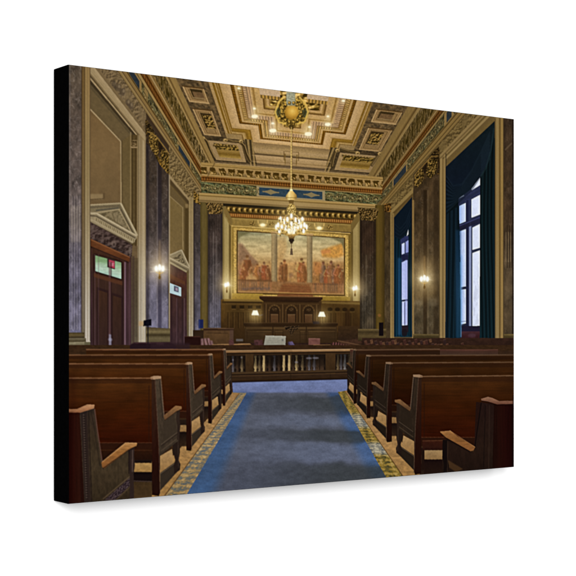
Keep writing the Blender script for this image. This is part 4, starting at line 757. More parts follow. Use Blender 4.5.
def carpet(x, y):
    u, v = cu(x, y); b = 1/np.maximum(v-V0, .03); a = (u-U0)*b
    aL = (cu(213, 493)[0]-U0)/(cu(213, 493)[1]-V0); aR = (cu(370.5, 476)[0]-U0)/(cu(370.5, 476)[1]-V0)
    n = fbm(x/7., y/3.2, 1, 3); f = fbm(x/.9, y/.7, 2, 2)
    edge = stops(y, [(384, (86, 100, 140)), (395, (58, 76, 108)), (430, (60, 82, 116)), (470, (60, 82, 114)), (500, (62, 90, 130))])
    mid = stops(y, [(384, (104, 114, 150)), (391, (98, 106, 136)), (394, (82, 85, 96)), (440, (80, 84, 97)), (470, (78, 82, 96)), (500, (72, 76, 90))])
    c = np.where(((a > aL) & (a < aR))[:, None], mid, edge)
    em = sm(aL-.06, aL+.07, a)*sm(aR+.07, aR-.06, a); c = edge*(1-em[:, None])+mid*em[:, None]
    top = sm(393.5, 391, y); c = c*(1-top[:, None])+stops(y, [(380, (108, 120, 160)), (393, (104, 114, 152))])*top[:, None]
    # daylight bands lying across the aisle, stronger towards the windows
    yy = y+7*(fbm(x/16., y/10., 3)-.5)-(x-300)*.012
    lit = sm(413, 418, yy)*sm(428, 423, yy)+sm(440, 447, yy)*sm(464, 457, yy)+.6*sm(470, 478, yy)*0
    dark = sm(394, 398, yy)*sm(414, 408, yy)+sm(427, 431, yy)*sm(444, 438, yy)+sm(460, 467, yy)*sm(500, 488, yy)
    r = sm(215, 350, x)
    c = c*(1+lit*(.05+.14*r)-dark*(.03+.16*r**1.4))[:, None]
    sh = (dark*r**1.4*.62)[:, None]; c = c*(1-sh)+arr((58, 62, 62))*sh
    li = (lit*r*.35*(1-em*.6))[:, None]; c = c*(1-li)+arr((80, 100, 142))*li
    return c*(1+.24*(n-.5)+.12*(f-.5))[:, None]
fill([(lx(CL0, CL1, 520), 520), (lx(CL0, CL1, 393.4), 393.4), (233, 392.6), (232, 380), (348, 379), (349, 390), (lx(CR0, CR1, 392), 392), (lx(CR0, CR1, 520), 520)], carpet)
stroke([(233, 392.8), (lx(CL0, CL1, 393), 393)], .6, (150, 130, 90), .6, .2)

# ================================================================== RAIL
hquad(352, 382.2, 226, 352, vg([(352, (58, 40, 24)), (358, (40, 28, 18)), (372, (44, 30, 20)), (382, (50, 34, 20))], .15, 6, 1.5))
hquad(355.6, 372.4, 227, 352, speck((26, 19, 15), .4, 2, 2))
for x0, x1 in ((245.4, 253.6), (289.8, 291.6), (325.4, 335.4)): rect(x0, 353, x1, 374, vg([(353, (66, 46, 26)), (374, (52, 36, 20))], .12, 2, 4), 1, .2)
bal = [(x_, 1) for x_ in np.arange(229, 351, 4.6) if not (244.5 < x_ < 254.5 or 324.5 < x_ < 336.5)]+[(229.5, 1), (233, 2), (237.5, 1), (242, 3), (255.6, 4), (259.6, 3), (264, 5), (269.6, 1), (274.6, 2), (279, 1), (284, 5), (289.4, 5), (296.6, 4), (302.6, 3), (309.4, 2), (314.4, 2), (318.6, 1), (323, 1), (338, 3), (341.2, 2), (345, 6), (349.6, 3)]
colb = {1: (66, 48, 34), 2: (92, 84, 84), 3: (112, 92, 64), 4: (168, 142, 96), 5: (174, 148, 102), 6: (116, 110, 106)}
for x, k in bal:
    c = colb[k]; y0 = hz(356, x); y1 = hz(372, x)
    prof = [(0, 1.2), (.1, 1.2), (.15, .7), (.3, .8), (.5, 1.3), (.72, 1.75), (.82, 1.3), (.88, .8), (.92, 1.4), (1, 1.4)]
    if k == 5: prof = [(0, 1.3), (.15, 1.1), (.4, 1.2), (.7, 1.5), (.86, 1.1), (1, 1.4)]
    L = [(x-w*1.05, y0+(y1-y0)*t) for t, w in prof]; R = [(x+w*1.05, y0+(y1-y0)*t) for t, w in prof]
    y_lo = y0 if k in (1, 2, 5, 6) else y0+(y1-y0)*.45
    fill(L+R[::-1], vg([(355, tuple(q*(.8 if k == 5 else .42) for q in c)), (364, tuple(q*(1. if k == 5 else .62) for q in c)), (369, c), (372, tuple(q*.85 for q in c))], .15, 1, 1), 1, .2)
    stroke([(x+1.2, y0), (x+1.1, y1)], .7, (22, 15, 11), .7, .2)
for x, y, w in ((309, 358.2, 3), (315.6, 358, 3.2), (233, 360, .7), (241.6, 357.5, .7), (296.4, 362.2, 1.8)): ell(x, y, w, 1, (128, 122, 130), .6, .35)
hquad(372, 374.2, 227, 352, (66, 48, 30), 1, .2); hquad(374.2, 375, 227, 352, (30, 20, 13), .9, .2); hquad(375.6, 376.4, 229, 350, (86, 62, 38), .6, .25); hquad(380.6, 382.6, 230, 350, (28, 19, 13), .9, .3)
hquad(350.6, 352.8, 225.6, 353, vg([(349, (150, 116, 78)), (353, (112, 80, 50))], .1, 5, 1)); stroke([(225.6, hz(350.6, 226)), (353, hz(350.6, 353))], .6, (196, 164, 122), .6, .2); hquad(352.8, 354, 226, 352, (30, 20, 12), .9, .25)
for x in (227.3, 290.7, 330.4): stroke([(x, 374), (x, 379.5)], .9, (34, 23, 14), .6, .3)

# ================================================================== BENCHES
def bench(mp, side, far, lum, wallx, ytop, xpost, ybot, seat=True, cap=(150, 108, 74), red=1.):
    """mp maps the pattern bench's points; lum is a brightness factor"""
    def C(c): return tuple(min(255, q*lum) for q in c)
    m = lambda pts: [mp(p) for p in pts]
    # long back panel seen from behind
    x0, x1 = (wallx, xpost) if side < 0 else (xpost, wallx)
    pan = wood([(ytop, C((78, 44, 17))), (ytop+(ybot-ytop)*.4, C((56*red, 27, 7))), (ybot, C((46*red, 13, 4)))], int(ytop) % 7, .2, 26, 1.6)
    fill([(x0, ytop), (x1, ytop), (x1, ybot), (x0, ybot)], pan)
    h = ybot-ytop
    rect(x0, ybot-h*.12, x1, ybot, C((44, 24, 14)), .75, .3); stroke([(x0, ybot-h*.125), (x1, ybot-h*.125)], .6, C((112, 72, 46)), .6, .2)
    rect(x0, ytop+.8, x1, ytop+2.6+h*.04, C((40, 20, 12)), .45, .4)
    px = xpost+side*h*.045; stroke([(px+side*1.2, ytop+h*.1), (px+side*1.2, ybot-h*.13)], .9, C((40, 20, 12)), .6, .4)
    # floor glimpsed beneath
    if seat:
        w = h*.24; a0, a1 = (x1-w, x1) if side < 0 else (x0, x0+w)
        rect(a0, ybot+h*.03, a1, ybot+h*.29, (34, 22, 16), .95, .3); rect(a0+.3, ybot+h*.13, a1-.2, ybot+h*.25, vg([(ybot, (150, 118, 76)), (ybot+h*.3, (128, 94, 56))], .12, 2, 2), 1, .25)
        rect(a0, ybot+h*.27, a1, ybot+h*.52, vg([(ybot+h*.27, (22, 14, 12)), (ybot+h*.52, (46, 31, 20))], .12), .95, .3)
    return C, m
def benchend(mp, C, cool=(72, 57, 43), side=-1, small=False):
    m = lambda pts: [mp(p) for p in pts]; s = 0.0 if small else .25
    dk = C((34, 24, 18))
    fill(m([(160, 456), (172, 449), (174, 464), (170, 470), (160, 474)]), vg([(mp((160, 450))[1], (166, 132, 88)), (mp((160, 474))[1], (140, 104, 60))], .1, 2, 2))      # lit floor through the end frame
    fill(m([(160, 473), (178, 460), (179, 470), (160, 491)]), C(tuple(q*.72 for q in cool)), 1, s); stroke(m([(160, 474), (178, 461)]), .7, C((122, 100, 78)), .6, .15)
    fill(m([(172.6, 442), (179.4, 437), (180, 452), (178.6, 460), (180.4, 464), (180, 470), (174.4, 474), (173.6, 466), (175.2, 460), (173, 452)]), C((40, 28, 22)), 1, s); stroke(m([(178, 440), (178.6, 468)]), .7, C((88, 68, 54)), .5, .25)
    y0 = mp((155, 380))[1]; y1 = mp((155, 455))[1]
    fill(m([(153.6, 378), (160.6, 378), (164.2, 418.4), (176, 408.5), (179, 408.5), (179, 440), (160, 456), (156, 458)]), vg([(y0, C(cool)), (y1, C(tuple(q*.8 for q in cool)))], .18, 1.5, 3), 1, s*.6)
    fill(m([(163.6, 422), (174.4, 413), (176, 434), (162.6, 446)]), C(tuple(q*.8 for q in cool)), .75, .4)
    stroke(m([(161, 446.4), (178, 433.4)]), .8, C((44, 33, 27)), .8, .2); stroke(m([(161, 444.6), (178, 431.8)]), .6, C((120, 100, 80)), .5, .15); stroke(m([(161, 451), (178.6, 437.4)]), .7, C((108, 88, 68)), .5, .2)
    fill(m([(176.6, 410), (180, 409.4), (179.6, 418), (180.4, 426), (179, 440), (176.8, 440), (177.4, 428), (176.2, 419)]), C((48, 35, 28)), .95, .2)
    # rear post
    fill(m([(151.6, 378), (155.4, 378), (159.4, 456), (160.2, 492), (159, 496), (152, 495)]), vg([(y0, C((58, 36, 24))), (y1, C((40, 16, 10))), (y1+30, C((34, 15, 10)))], .14, 1, 6), 1, s*.5)
    stroke(m([(155, 379), (158.6, 440), (160.2, 494)]), .7, C((112, 88, 70)), .55, .25); stroke(m([(160.9, 379), (164.2, 417)]), .9, C((128, 104, 84)), .7, .2); stroke(m([(159.6, 381), (162.6, 418)]), .8, C((40, 30, 24)), .7, .25)
    # arm and cap
    fill(m([(163.4, 416), (175.6, 405.6), (181.8, 406.4), (181.6, 409), (177.4, 411), (165, 420.4)]), vg([(mp((0, 405))[1], C((146, 104, 64))), (mp((0, 420))[1], C((98, 68, 44)))], .15, 2, 2), 1, .15)
    stroke(m([(164.4, 420.6), (176.6, 411.4), (181, 409.6)]), .8, C((40, 26, 18)), .7, .2)
    fill(m([(150.4, 377.2), (154.2, 375.8), (161, 376), (161.2, 378.6), (153, 379.6), (150.6, 379.4)]), C((176, 140, 106)), .95, .15)
def mapper(x0, x1, y0, y1, X0=152., X1=181.7, Y0=376., Y1=496.):
    return lambda p: (x0+(p[0]-X0)*(x1-x0)/(X1-X0), y0+(p[1]-Y0)*(y1-y0)/(Y1-Y0))
# table with a black reading lamp at the left wall
fill([(130, 345), (134, 342.4), (170, 342), (176, 346), (176, 352), (130, 352)], (36, 22, 26), 1, .3); stroke([(132, 343), (172, 343)], .8, (84, 56, 58), .6, .3); ell(160, 344, 4, 1.4, (92, 66, 66), .5, .5)
stroke([(148, 326), (148, 344)], .9, (26, 22, 26), .9, .2); fill([(143.6, 320.4), (151.4, 319), (151.4, 325.6), (143.2, 326.2)], (16, 14, 22), 1, .2); rect(139, 321, 143.4, 326, (176, 140, 92), .6, .6); rect(151, 343, 190, 352, (44, 28, 32), .8, .8)
# left rows, far to near
for (xp, xa, yt, yf, lum, ytop, ybot, wx, red) in [(222.8, 232.4, 348.6, 406, .86, 349.4, 385, 86, .95), (208.2, 222.2, 353.6, 423.8, .84, 354.8, 396, 60, 1.), (186.4, 205.8, 362.2, 451, .92, 363.6, 418, 60, 1.05), (152, 181.7, 376, 496, .92, 377.9, 452, 60, 1.1)]:
    mp = mapper(xp, xa, yt, yf); small = xp > 200
    C, m = bench(mp, -1, small, lum, wx, ytop, xp+1.5, ybot, True, red=red)
    benchend(mp, C, (74, 60, 46), -1, small)
    stroke([(wx, ytop+.2), (xp+1, ytop+.2)], 1.1, tuple(q*lum for q in (140, 98, 66)), .8, .2); stroke([(wx, ytop+1.4), (xp+1, ytop+1.4)], .7, (48, 24, 14), .6, .2)
stroke([(86, 349.4), (222, 349.4)], .8, (112, 74, 50), .6, .2)
rect(60, 449, 152.4, 460, vg([(449, (42, 20, 9)), (460, (30, 14, 8))], .12), .9, .4); stroke([(60, 450), (152, 450.4)], .7, (74, 42, 22), .6, .3)
rect(69, 374, 76, 460, (24, 4, 3), .35, 3)
# nearest left bench
fill([(60, 411), (81, 412), (86, 505), (60, 505)], hg([(69, (30, 5, 3)), (73, (40, 13, 8)), (79, (40, 16, 10)), (84, (32, 13, 9))], .2, 1.2, 30))
rect(133.5, 460, 151.8, 475, (26, 17, 14)); rect(133.8, 463, 151.8, 472.2, vg([(462, (166, 130, 78)), (473, (148, 112, 62))], .12, 3, 2), 1, .2); rect(133, 472, 152, 482, (20, 12, 11), 1, .25); stroke([(133, 481), (152, 481.6)], .9, (82, 64, 54), .8, .25); rect(133, 482, 152, 502, vg([(482, (58, 42, 24)), (500, (66, 48, 28))], .14), 1, .3)
fill([(79.6, 411), (94, 407.5), (97, 430), (102.4, 466), (127, 446.5), (130.5, 447), (131.5, 470), (132, 500), (84.5, 505)], vg([(408, (50, 38, 30)), (440, (54, 42, 29)), (470, (60, 48, 33)), (500, (46, 36, 24))], .2, 1.6, 4), 1, .15)
fill([(80.4, 412), (87, 410.5), (91, 504), (84.6, 505)], (40, 29, 26), .85, .3)
for i in range(34): ell(83.6+i*.09, 415+i*2.5, .8, .75, (74, 60, 52), .8, .2); ell(84.4+i*.09, 416.2+i*2.5, .8, .7, (28, 20, 18), .8, .2)
stroke([(88.4, 411), (91.8, 503)], 1.0, (30, 21, 18), .8, .25); stroke([(91, 411), (94.6, 430), (100, 466)], .9, (34, 25, 20), .6, .3); stroke([(94.6, 409), (97.4, 430), (102.8, 466)], 1.1, (92, 66, 56), .8, .2)
fill([(104.5, 500), (129.5, 478), (131.5, 484), (115, 500)], ornate((30, 20, 24), (52, 40, 46), (80, 64, 66), 1, 1), .9, .4); stroke([(103, 499), (129.8, 476.4)], .9, (98, 78, 58), .7, .25); stroke([(116, 500), (131.5, 485.4)], .9, (96, 76, 54), .5, .3)
fill([(128.4, 448), (134.6, 446.5), (134, 456), (135, 465), (133.6, 474), (134.2, 500), (129.6, 500), (129.6, 474), (128.2, 464)], (44, 32, 28), 1, .25); stroke([(132.6, 450), (132.4, 472)], 1, (104, 84, 74), .6, .3); stroke([(129.2, 450), (128.8, 474)], .9, (20, 13, 12), .7, .3)
fill([(101.4, 462.4), (125.4, 442.6), (137.2, 443), (136.4, 446), (130.4, 448.8), (104.4, 468.6), (102, 467)], lambda x, y: stops(y, [(442, (164, 118, 70)), (452, (142, 94, 48)), (468, (116, 73, 38))])*(1+.3*(fbm(x/5., y/1.5, 2)-.5))[:, None], 1, .15)
stroke([(103, 468.6), (128.6, 450), (136, 446.4)], 1.1, (38, 24, 16), .75, .25); stroke([(102.4, 461.8), (125.6, 443), (136.6, 443.2)], .7, (206, 160, 108), .6, .2)
fill([(60, 409.2), (77, 409), (87.4, 404.4), (94.6, 404.7), (94, 408.4), (80, 412.8), (60, 412.6)], vg([(404, (178, 132, 92)), (413, (128, 82, 54))], .12, 3, 1), 1, .15); stroke([(60, 412.8), (80, 413)], .9, (40, 12, 8), .7, .2)
rect(60, 411, 74, 505, (20, 3, 2), .4, 1.6)
# right rows, far to near
rect(350, 349.4, 498, 362, wood([(349, (66, 38, 30)), (356, (62, 46, 34))], 3, .2, 20, 1)); stroke([(352, 349.8), (498, 349.8)], .7, (112, 74, 60), .55, .25)
for (xp, xa, yt, yf, lum, ytop, ybot, wx, red) in [(356.2, 346.6, 349, 404, .66, 350.0, 385, 440, .95), (370.4, 356.2, 354.8, 418.4, .70, 355.6, 396, 520, .95), (391.8, 371.6, 362, 442.4, .74, 362.9, 411, 520, 1.0), (421.2, 394.8, 374.6, 474.6, .84, 376.4, 446, 520, 1.1)]:
    mp = mapper(xp, xa, yt, yf); small = xp < 380
    C, m = bench(mp, 1, small, lum, wx, ytop, xp-1.3, ybot, True, red=red)
    benchend(mp, C, (58, 44, 32), 1, small)
    stroke([(xp-1, ytop), (wx, ytop-.8)], 1.1, tuple(q*lum for q in (140, 104, 74)), .8, .2); stroke([(xp-1, ytop+1.3), (wx, ytop+.5)], .7, (44, 24, 14), .6, .2)
rect(356, 351, 520, 355, (56, 40, 34), .25, .6)
rect(424, 447, 444, 474, (26, 15, 12), .0); rect(421.4, 448, 426, 470, (30, 17, 12), 1, .3); rect(424.5, 450.2, 443.5, 459.4, vg([(450, (154, 124, 84)), (460, (136, 104, 64))], .12, 3, 2), 1, .2); rect(424, 459.4, 450, 476, vg([(459, (24, 13, 11)), (476, (34, 20, 14))], .1), 1, .25); rect(422.6, 440, 446, 450, vg([(440, (54, 24, 15)), (450, (40, 18, 13))], .1), .9, .3); stroke([(422.6, 441), (446, 440.4)], .7, (104, 66, 40), .6, .25)
# nearest right bench
fill([(476, 402), (497, 404), (520, 403), (520, 490), (440, 490), (442, 470), (474, 452)], speck((34, 18, 14), .1))
fill([(443, 440), (452, 438), (474, 453), (480.8, 402), (494, 405), (496, 490), (441, 490)], vg([(400, (34, 20, 17)), (450, (36, 23, 17)), (480, (26, 16, 12))], .15, 2, 5), 1, .2)
fill([(494, 404), (520, 403), (520, 490), (492, 490)], hg([(492, (24, 10, 7)), (500, (34, 12, 8)), (507, (32, 9, 7)), (514, (20, 4, 3))], .2, 1.2, 30))
stroke([(481.2, 403), (477, 432), (474.6, 449)], 1.2, (14, 8, 8), .8, .3); stroke([(485.4, 405), (483, 488)], .9, (16, 10, 9), .6, .4); stroke([(489.5, 405), (488.5, 488)], .9, (60, 44, 34), .4, .4)
fill([(448, 460), (463, 469), (456, 472), (447, 466)], (84, 58, 32), .6, .5); fill([(442.6, 440), (447.6, 440), (447, 456), (449, 466), (447, 478), (443, 478), (444, 466), (442.4, 456)], (18, 11, 10), 1, .25); stroke([(447.6, 441), (447.4, 474)], .8, (62, 44, 32), .5, .3)
fill([(440, 431.8), (450.4, 430.6), (457, 436), (475.4, 447), (473.4, 450.4), (470.4, 451.2), (447, 438), (444.6, 437.4)], lambda x, y: stops(y, [(430, (150, 104, 60)), (440, (128, 84, 44)), (451, (132, 86, 48))])*(1+.3*(fbm(x/5., y/1.5, 1)-.5))[:, None], 1, .15)
stroke([(441, 433.6), (446.6, 438.6), (470, 451.8)], 1.1, (22, 12, 9), .8, .25); stroke([(440.4, 431.8), (450.2, 430.9), (475, 447)], .6, (190, 142, 92), .5, .2)
fill([(481.2, 398.8), (488, 396.8), (492.6, 398), (499, 401), (520, 400.6), (520, 404), (497, 404.4), (488, 401.6), (481.4, 400.6)], vg([(396, (146, 108, 82)), (404, (104, 66, 50))], .12, 3, 1), 1, .15); stroke([(481.6, 401), (488, 402), (497, 404.8), (520, 404.4)], .9, (20, 6, 6), .7, .25)
stroke([(513.3, 395), (513.3, 470)], 1.2, (16, 4, 4), .7, .5)

# ================================================================== LIGHTS IN THE PICTURE
# ceiling rosette and bulbs
ell(291.6, 112, 17, 15, ornate((54, 42, 12), (128, 100, 38), (214, 174, 76), 2, 2, 3), .92, 1.4); ell(278, 112, 3, 4.4, (62, 68, 46), .8, .7); ell(305, 113, 3, 4.4, (62, 68, 46), .8, .7)
for s in (-1, 1):
    stroke([(291.6+s*5, 124), (291.6+s*13, 122), (291.6+s*16.4, 112), (291.6+s*13, 102), (291.6+s*7.5, 97)], 1.8, (214, 176, 84), .85, .3); stroke([(291.6+s*16, 104), (291.6+s*21, 108), (291.6+s*26, 106)], 1.4, (176, 140, 62), .8, .4)
    stroke([(291.6+s*4, 121), (291.6+s*10, 119), (291.6+s*13.6, 112), (291.6+s*11, 104)], 1., (60, 44, 12), .8, .3)
ell(291.6, 112.4, 7, 7.4, lambda x, y: stops(np.hypot(x-292.5, y-111), [(0, (232, 192, 96)), (4, (206, 158, 62)), (8, (150, 108, 34))]), 1, .4)
rect(286.4, 91, 295.2, 105.6, lambda x, y: arr((166, 166, 140))*(1+.5*(fbm(x/1.4, y/1.2, 1, 2)-.5))[:, None], .92, .6)
for k in range(7): stroke([(287, 93+k*1.9), (294.8, 93.8+k*1.9)], .4, (112, 112, 88), .6, .2)
ell(291.6, 124, 5, 3.4, ornate((40, 30, 8), (108, 82, 30), (190, 150, 66), 1.2, 1.2), .9, .4); ell(291.6, 127, 2.4, 2.6, (70, 52, 20), .9, .3)
for i in range(14):
    t = i/14*2*math.pi; x = 291.6+9.6*math.cos(t); y = 112.6+9.8*math.sin(t); ell(x, y, 1.8, 1.8, (58, 42, 12), .7, .3); ell(x-.3, y-.5, 1.1, 1.0, (206, 164, 72), .85, .25)
for x, y, r in ((238.8, 88.3, 1.5), (254.4, 108.6, 1.6), (254.7, 116.4, 3.3), (272.8, 123.4, 1.6), (272.8, 130.6, 3.6), (308.3, 134, 3.7), (309.4, 127, 1.5), (327.8, 124.4, 3), (328, 116.4, 1.4), (343.4, 100.8, 1.7)):
    ell(x, y, r, r*.55, (255, 236, 190), .95, .35); glow(x, y, r*1.9, (255, 220, 150), .5)
# chandelier
stroke([(291.4, 127), (291.2, 190)], 1.1, (188, 156, 88), .9, .2); stroke([(292.1, 128), (292, 190)], .5, (84, 62, 28), .7, .15)
for k in range(22): ell(291.3, 130+k*2.75, .8, .9, (206, 174, 104), .8, .15)
ell(291.2, 191, 1.6, 2.4, (252, 230, 170), 1, .3); fill([(289.6, 191), (293, 191), (296.6, 195), (297, 197.6), (294.4, 200), (288, 200), (285.6, 197.4), (286.2, 195)], lambda x, y: stops(x, [(285.6, (150, 120, 56)), (289, (240, 212, 140)), (293, (222, 184, 104)), (297, (134, 100, 42))]), 1, .25)
fill([(288.6, 200), (294, 200), (293.4, 203.6), (289.2, 203.6)], (104, 78, 36), 1, .2); stroke([(285.8, 197.8), (296.8, 197.8)], .6, (100, 74, 28), .7, .2)
fill([(289, 204), (294, 204), (296.6, 209), (295, 214), (288, 214), (286.6, 209)], ornate((84, 62, 20), (166, 130, 60), (226, 190, 110), 1, 1.2), .95, .3)
glow(291.4, 223, 17, (255, 214, 130), .42, 1.15)
for s in (-1, 1):
    for (dx, dy) in ((11, 5), (7.5, 7), (4, 8)):
        stroke([(291.4+s*1, 236), (291.4+s*dx*.55, 235), (291.4+s*dx, 229+dy*.2), (291.4+s*dx*1.05, 222+dy*.2)], .9, (190, 150, 76), .9, .2)
    stroke([(291.4+s*2, 214), (291.4+s*6, 216), (291.4+s*7, 222)], .8, (206, 170, 96), .8, .2)
cand = [(-15, 227), (15, 227), (-12, 231), (12.2, 231), (-13.2, 225), (-10.8, 219), (-9.6, 226.5), (-7, 222), (-5.4, 228), (-4, 219.4), (0, 216), (0, 224), (3.4, 228.4), (4.4, 220), (6.6, 227), (7.6, 222), (9.6, 226), (11, 219.4), (13, 225), (-2.4, 231), (2.2, 231.4), (0, 229.6)]
for dx, y in cand:
    x = 291.4+dx; ell(x, y, 1.25, 2.7, (255, 250, 226), 1, .3); ell(x, y+3, 1.7, .8, (226, 190, 110), .9, .2); glow(x, y, 2.6, (255, 236, 180), .55)
for i in range(90):
    dx = (rng.random()*2-1)*13; yy_ = 220+rng.random()*12+abs(dx)*-.15
    if abs(dx) > 13.5-(yy_-218)*.55: continue
    k = rng.random(); ell(291.4+dx, yy_, .35+.4*k, .5+.6*k, [(255, 248, 220), (236, 200, 120), (120, 90, 40), (255, 236, 180)][i % 4], .85, .15)
ell(291.4, 231.6, 4.2, 2.6, (255, 246, 214), .7, .8)
for dx in (-11, -7, -3.5, 3.5, 7, 11): stroke([(291.4+dx, 217), (291.4+dx*.95, 222)], .5, (255, 244, 206), .8, .2)
for dx, y in cand[::2]: ell(291.4+dx+.9, y+4.4, .5, 1.1, (110, 80, 30), .8, .15)
fill([(287.6, 234.6), (295.4, 234.6), (293.8, 239.6), (292.6, 243.6), (290.4, 243.6), (289.2, 239.6)], vg([(234, (196, 156, 84)), (239, (92, 68, 38)), (244, (46, 36, 26))], .2, 1, 1), 1, .25)
ell(291.5, 240.4, 2.8, 1.7, (44, 34, 24), .9, .3); stroke([(291.4, 243), (291.4, 249)], .7, (104, 82, 52), .9, .2); fill([(290.6, 248.6), (292.4, 248.6), (293, 255), (290, 255)], (96, 76, 56), .95, .25)
# wall sconces
def sconce(x, y, r, n=3):
    glow(x, y-r*1.6, r*5.0, (255, 200, 120), .26, .6); glow(x, y, r*3.0, (255, 214, 140), .5)
    for t in (8, 100, 188, 262): stroke([(x, y), (x+r*2.3*math.cos(math.radians(t)), y+r*2.3*math.sin(math.radians(t)))], r*.3, (255, 240, 206), .45, .35, .1)
    stroke([(x, y+r*.6), (x, y+r*2.0)], r*.4, (150, 116, 60), .9, .3); ell(x, y+r*2.1, r*.3, r*.45, (110, 82, 40), .9, .3)
    for i in range(n):
        dx = (i-(n-1)/2)*r*.78; stroke([(x, y+r*1.2), (x+dx, y+r*.9), (x+dx, y+r*.4)], r*.16, (210, 170, 96), .9, .2)
        ell(x+dx, y-(r*.35 if i == n//2 else 0), r*.36, r*.7, (255, 250, 228), 1, r*.1); glow(x+dx, y, r*.8, (255, 238, 190), .8)
sconce(159.6, 268.6, 4.2); stroke([(150, 272), (158, 270.4)], .8, (255, 240, 210), .5, .5); stroke([(152, 269), (158, 269)], .5, (255, 240, 210), .35, .4)
rect(158.8, 240, 160.6, 262, (222, 186, 130), .3, 1.0)
sconce(226.8, 285, 3.1, 2); sconce(355, 288.6, 3.1, 2); sconce(424.4, 279, 3.9); rect(423.6, 256, 425.4, 274, (214, 170, 104), .3, 1.0)

# ------------------------------------------------------------------ finish of the print
g = (rng.random((NV, NU)).astype(np.float32)-.5); g = gblur(g, 1.2)*3.2
IMG *= (1+.045*g)[..., None]; IMG += (g*.9)[..., None]
IMG = np.ascontiguousarray(IMG)
for i in range(3):
    b_ = gblur(np.pad(IMG[..., i], 14, mode='edge'), 4.5)[14:-14, 14:-14]; IMG[..., i] += .55*(IMG[..., i]-b_)
np.clip(IMG, 0, 255, out=IMG)
for i in range(3): IMG[..., i] = gblur(np.pad(IMG[..., i], 6, mode='edge'), 1.0)[6:-6, 6:-6]
LIN = np.where(IMG/255 <= .04045, IMG/255/12.92, ((IMG/255+.055)/1.055)**2.4).astype(np.float32)

# ================================================================== THE SCENE
scene = bpy.context.scene; col = scene.collection
EXPO = 1.48                                       # light falling on the wall (white = 1)
def mat(name):
    m = bpy.data.materials.new(name); m.use_nodes = True; return m, m.node_tree.nodes, m.node_tree.links
mp_, nd, lk = mat('printed_canvas'); bs = nd['Principled BSDF']; bs.inputs['Roughness'].default_value = .9; bs.inputs['Specular IOR Level'].default_value = .0
at = nd.new('ShaderNodeVertexColor'); at.layer_name = 'print'; lk.new(at.outputs['Color'], bs.inputs['Base Color'])
mk_, nd, lk = mat('black_canvas'); bs = nd['Principled BSDF']; bs.inputs['Roughness'].default_value = .9; bs.inputs['Specular IOR Level'].default_value = .0
tc = nd.new('ShaderNodeTexCoord'); nz = nd.new('ShaderNodeTexNoise'); nz.inputs['Scale'].default_value = 260; rp = nd.new('ShaderNodeValToRGB')
rp.color_ramp.elements[0].color = (.0003, .0003, .0003, 1); rp.color_ramp.elements[1].color = (.0012, .0012, .0013, 1)
lk.new(tc.outputs['Object'], nz.inputs['Vector']); lk.new(nz.outputs['Fac'], rp.inputs['Fac']); lk.new(rp.outputs['Color'], bs.inputs['Base Color'])
mw_, nd, lk = mat('white_wall'); bs = nd['Principled BSDF']; bs.inputs['Roughness'].default_value = 1.; bs.inputs['Specular IOR Level'].default_value = 0.
tc = nd.new('ShaderNodeTexCoord'); nz = nd.new('ShaderNodeTexNoise'); nz.inputs['Scale'].default_value = 3; rp = nd.new('ShaderNodeValToRGB')
rp.color_ramp.elements[0].color = (.93, .93, .93, 1); rp.color_ramp.elements[1].color = (.95, .95, .95, 1)
lk.new(tc.outputs['Object'], nz.inputs['Vector']); lk.new(nz.outputs['Fac'], rp.inputs['Fac']); lk.new(rp.outputs['Color'], bs.inputs['Base Color'])
ml_, nd, lk = mat('pine_stretcher'); bs = nd['Principled BSDF']; bs.inputs['Roughness'].default_value = .7
nz = nd.new('ShaderNodeTexNoise'); nz.inputs['Scale'].default_value = 40; rp = nd.new('ShaderNodeValToRGB'); rp.color_ramp.elements[0].color = (.42, .28, .15, 1); rp.color_ramp.elements[1].color = (.55, .39, .23, 1)
lk.new(nz.outputs['Fac'], rp.inputs['Fac']); lk.new(rp.outputs['Color'], bs.inputs['Base Color'])

root = bpy.data.objects.new('canvas_print', None); col.objects.link(root)
root['label'] = 'rectangular gallery-wrapped canvas print of a wood-panelled courtroom with black side edges, hung on white wall'
root['category'] = 'canvas print'; root.empty_display_size = .05
# canvas axes: x to the right, z up, face towards -y, wall plane at y = 0
NXG, NYG = 900, 720
gx = np.linspace(0, 1, NXG); gy = np.linspace(0, 1, NYG)
GX, GY = np.meshgrid(gx, gy)
co = np.stack([(GX-.5)*CW, np.full(GX.shape, -CD), (.5-GY)*CH], -1).reshape(-1, 3).astype(np.float32)
idx = np.arange(NXG*NYG).reshape(NYG, NXG)
quads = np.stack([idx[:-1, :-1], idx[1:, :-1], idx[1:, 1:], idx[:-1, 1:]], -1).reshape(-1, 4).astype(np.int32)
me = bpy.data.meshes.new('printed_picture')
me.vertices.add(len(co)); me.vertices.foreach_set('co', co.ravel())
me.loops.add(quads.size); me.loops.foreach_set('vertex_index', quads.ravel())
me.polygons.add(len(quads)); me.polygons.foreach_set('loop_start', np.arange(0, quads.size, 4, dtype=np.int32))
me.update(calc_edges=True); me.validate()
# sample the painted sheet at the grid points
px = np.clip(GX*NU-.5, 0, NU-1.001); py = np.clip(GY*NV-.5, 0, NV-1.001)
x0 = px.astype(int); y0 = py.astype(int); fx = (px-x0)[..., None]; fy = (py-y0)[..., None]
smp = (LIN[y0, x0]*(1-fx)+LIN[y0, x0+1]*fx)*(1-fy)+(LIN[y0+1, x0]*(1-fx)+LIN[y0+1, x0+1]*fx)*fy
rgba = np.ones((NYG*NXG, 4), np.float32); rgba[:, :3] = (smp/EXPO).reshape(-1, 3)
ca = me.color_attributes.new('print', 'FLOAT_COLOR', 'POINT'); ca.data.foreach_set('color', rgba.ravel())
me.materials.append(mp_)
face = bpy.data.objects.new('printed_picture', me); col.objects.link(face); face.parent = root
face['label'] = 'printed view down the blue-carpeted aisle of an ornate courtroom'

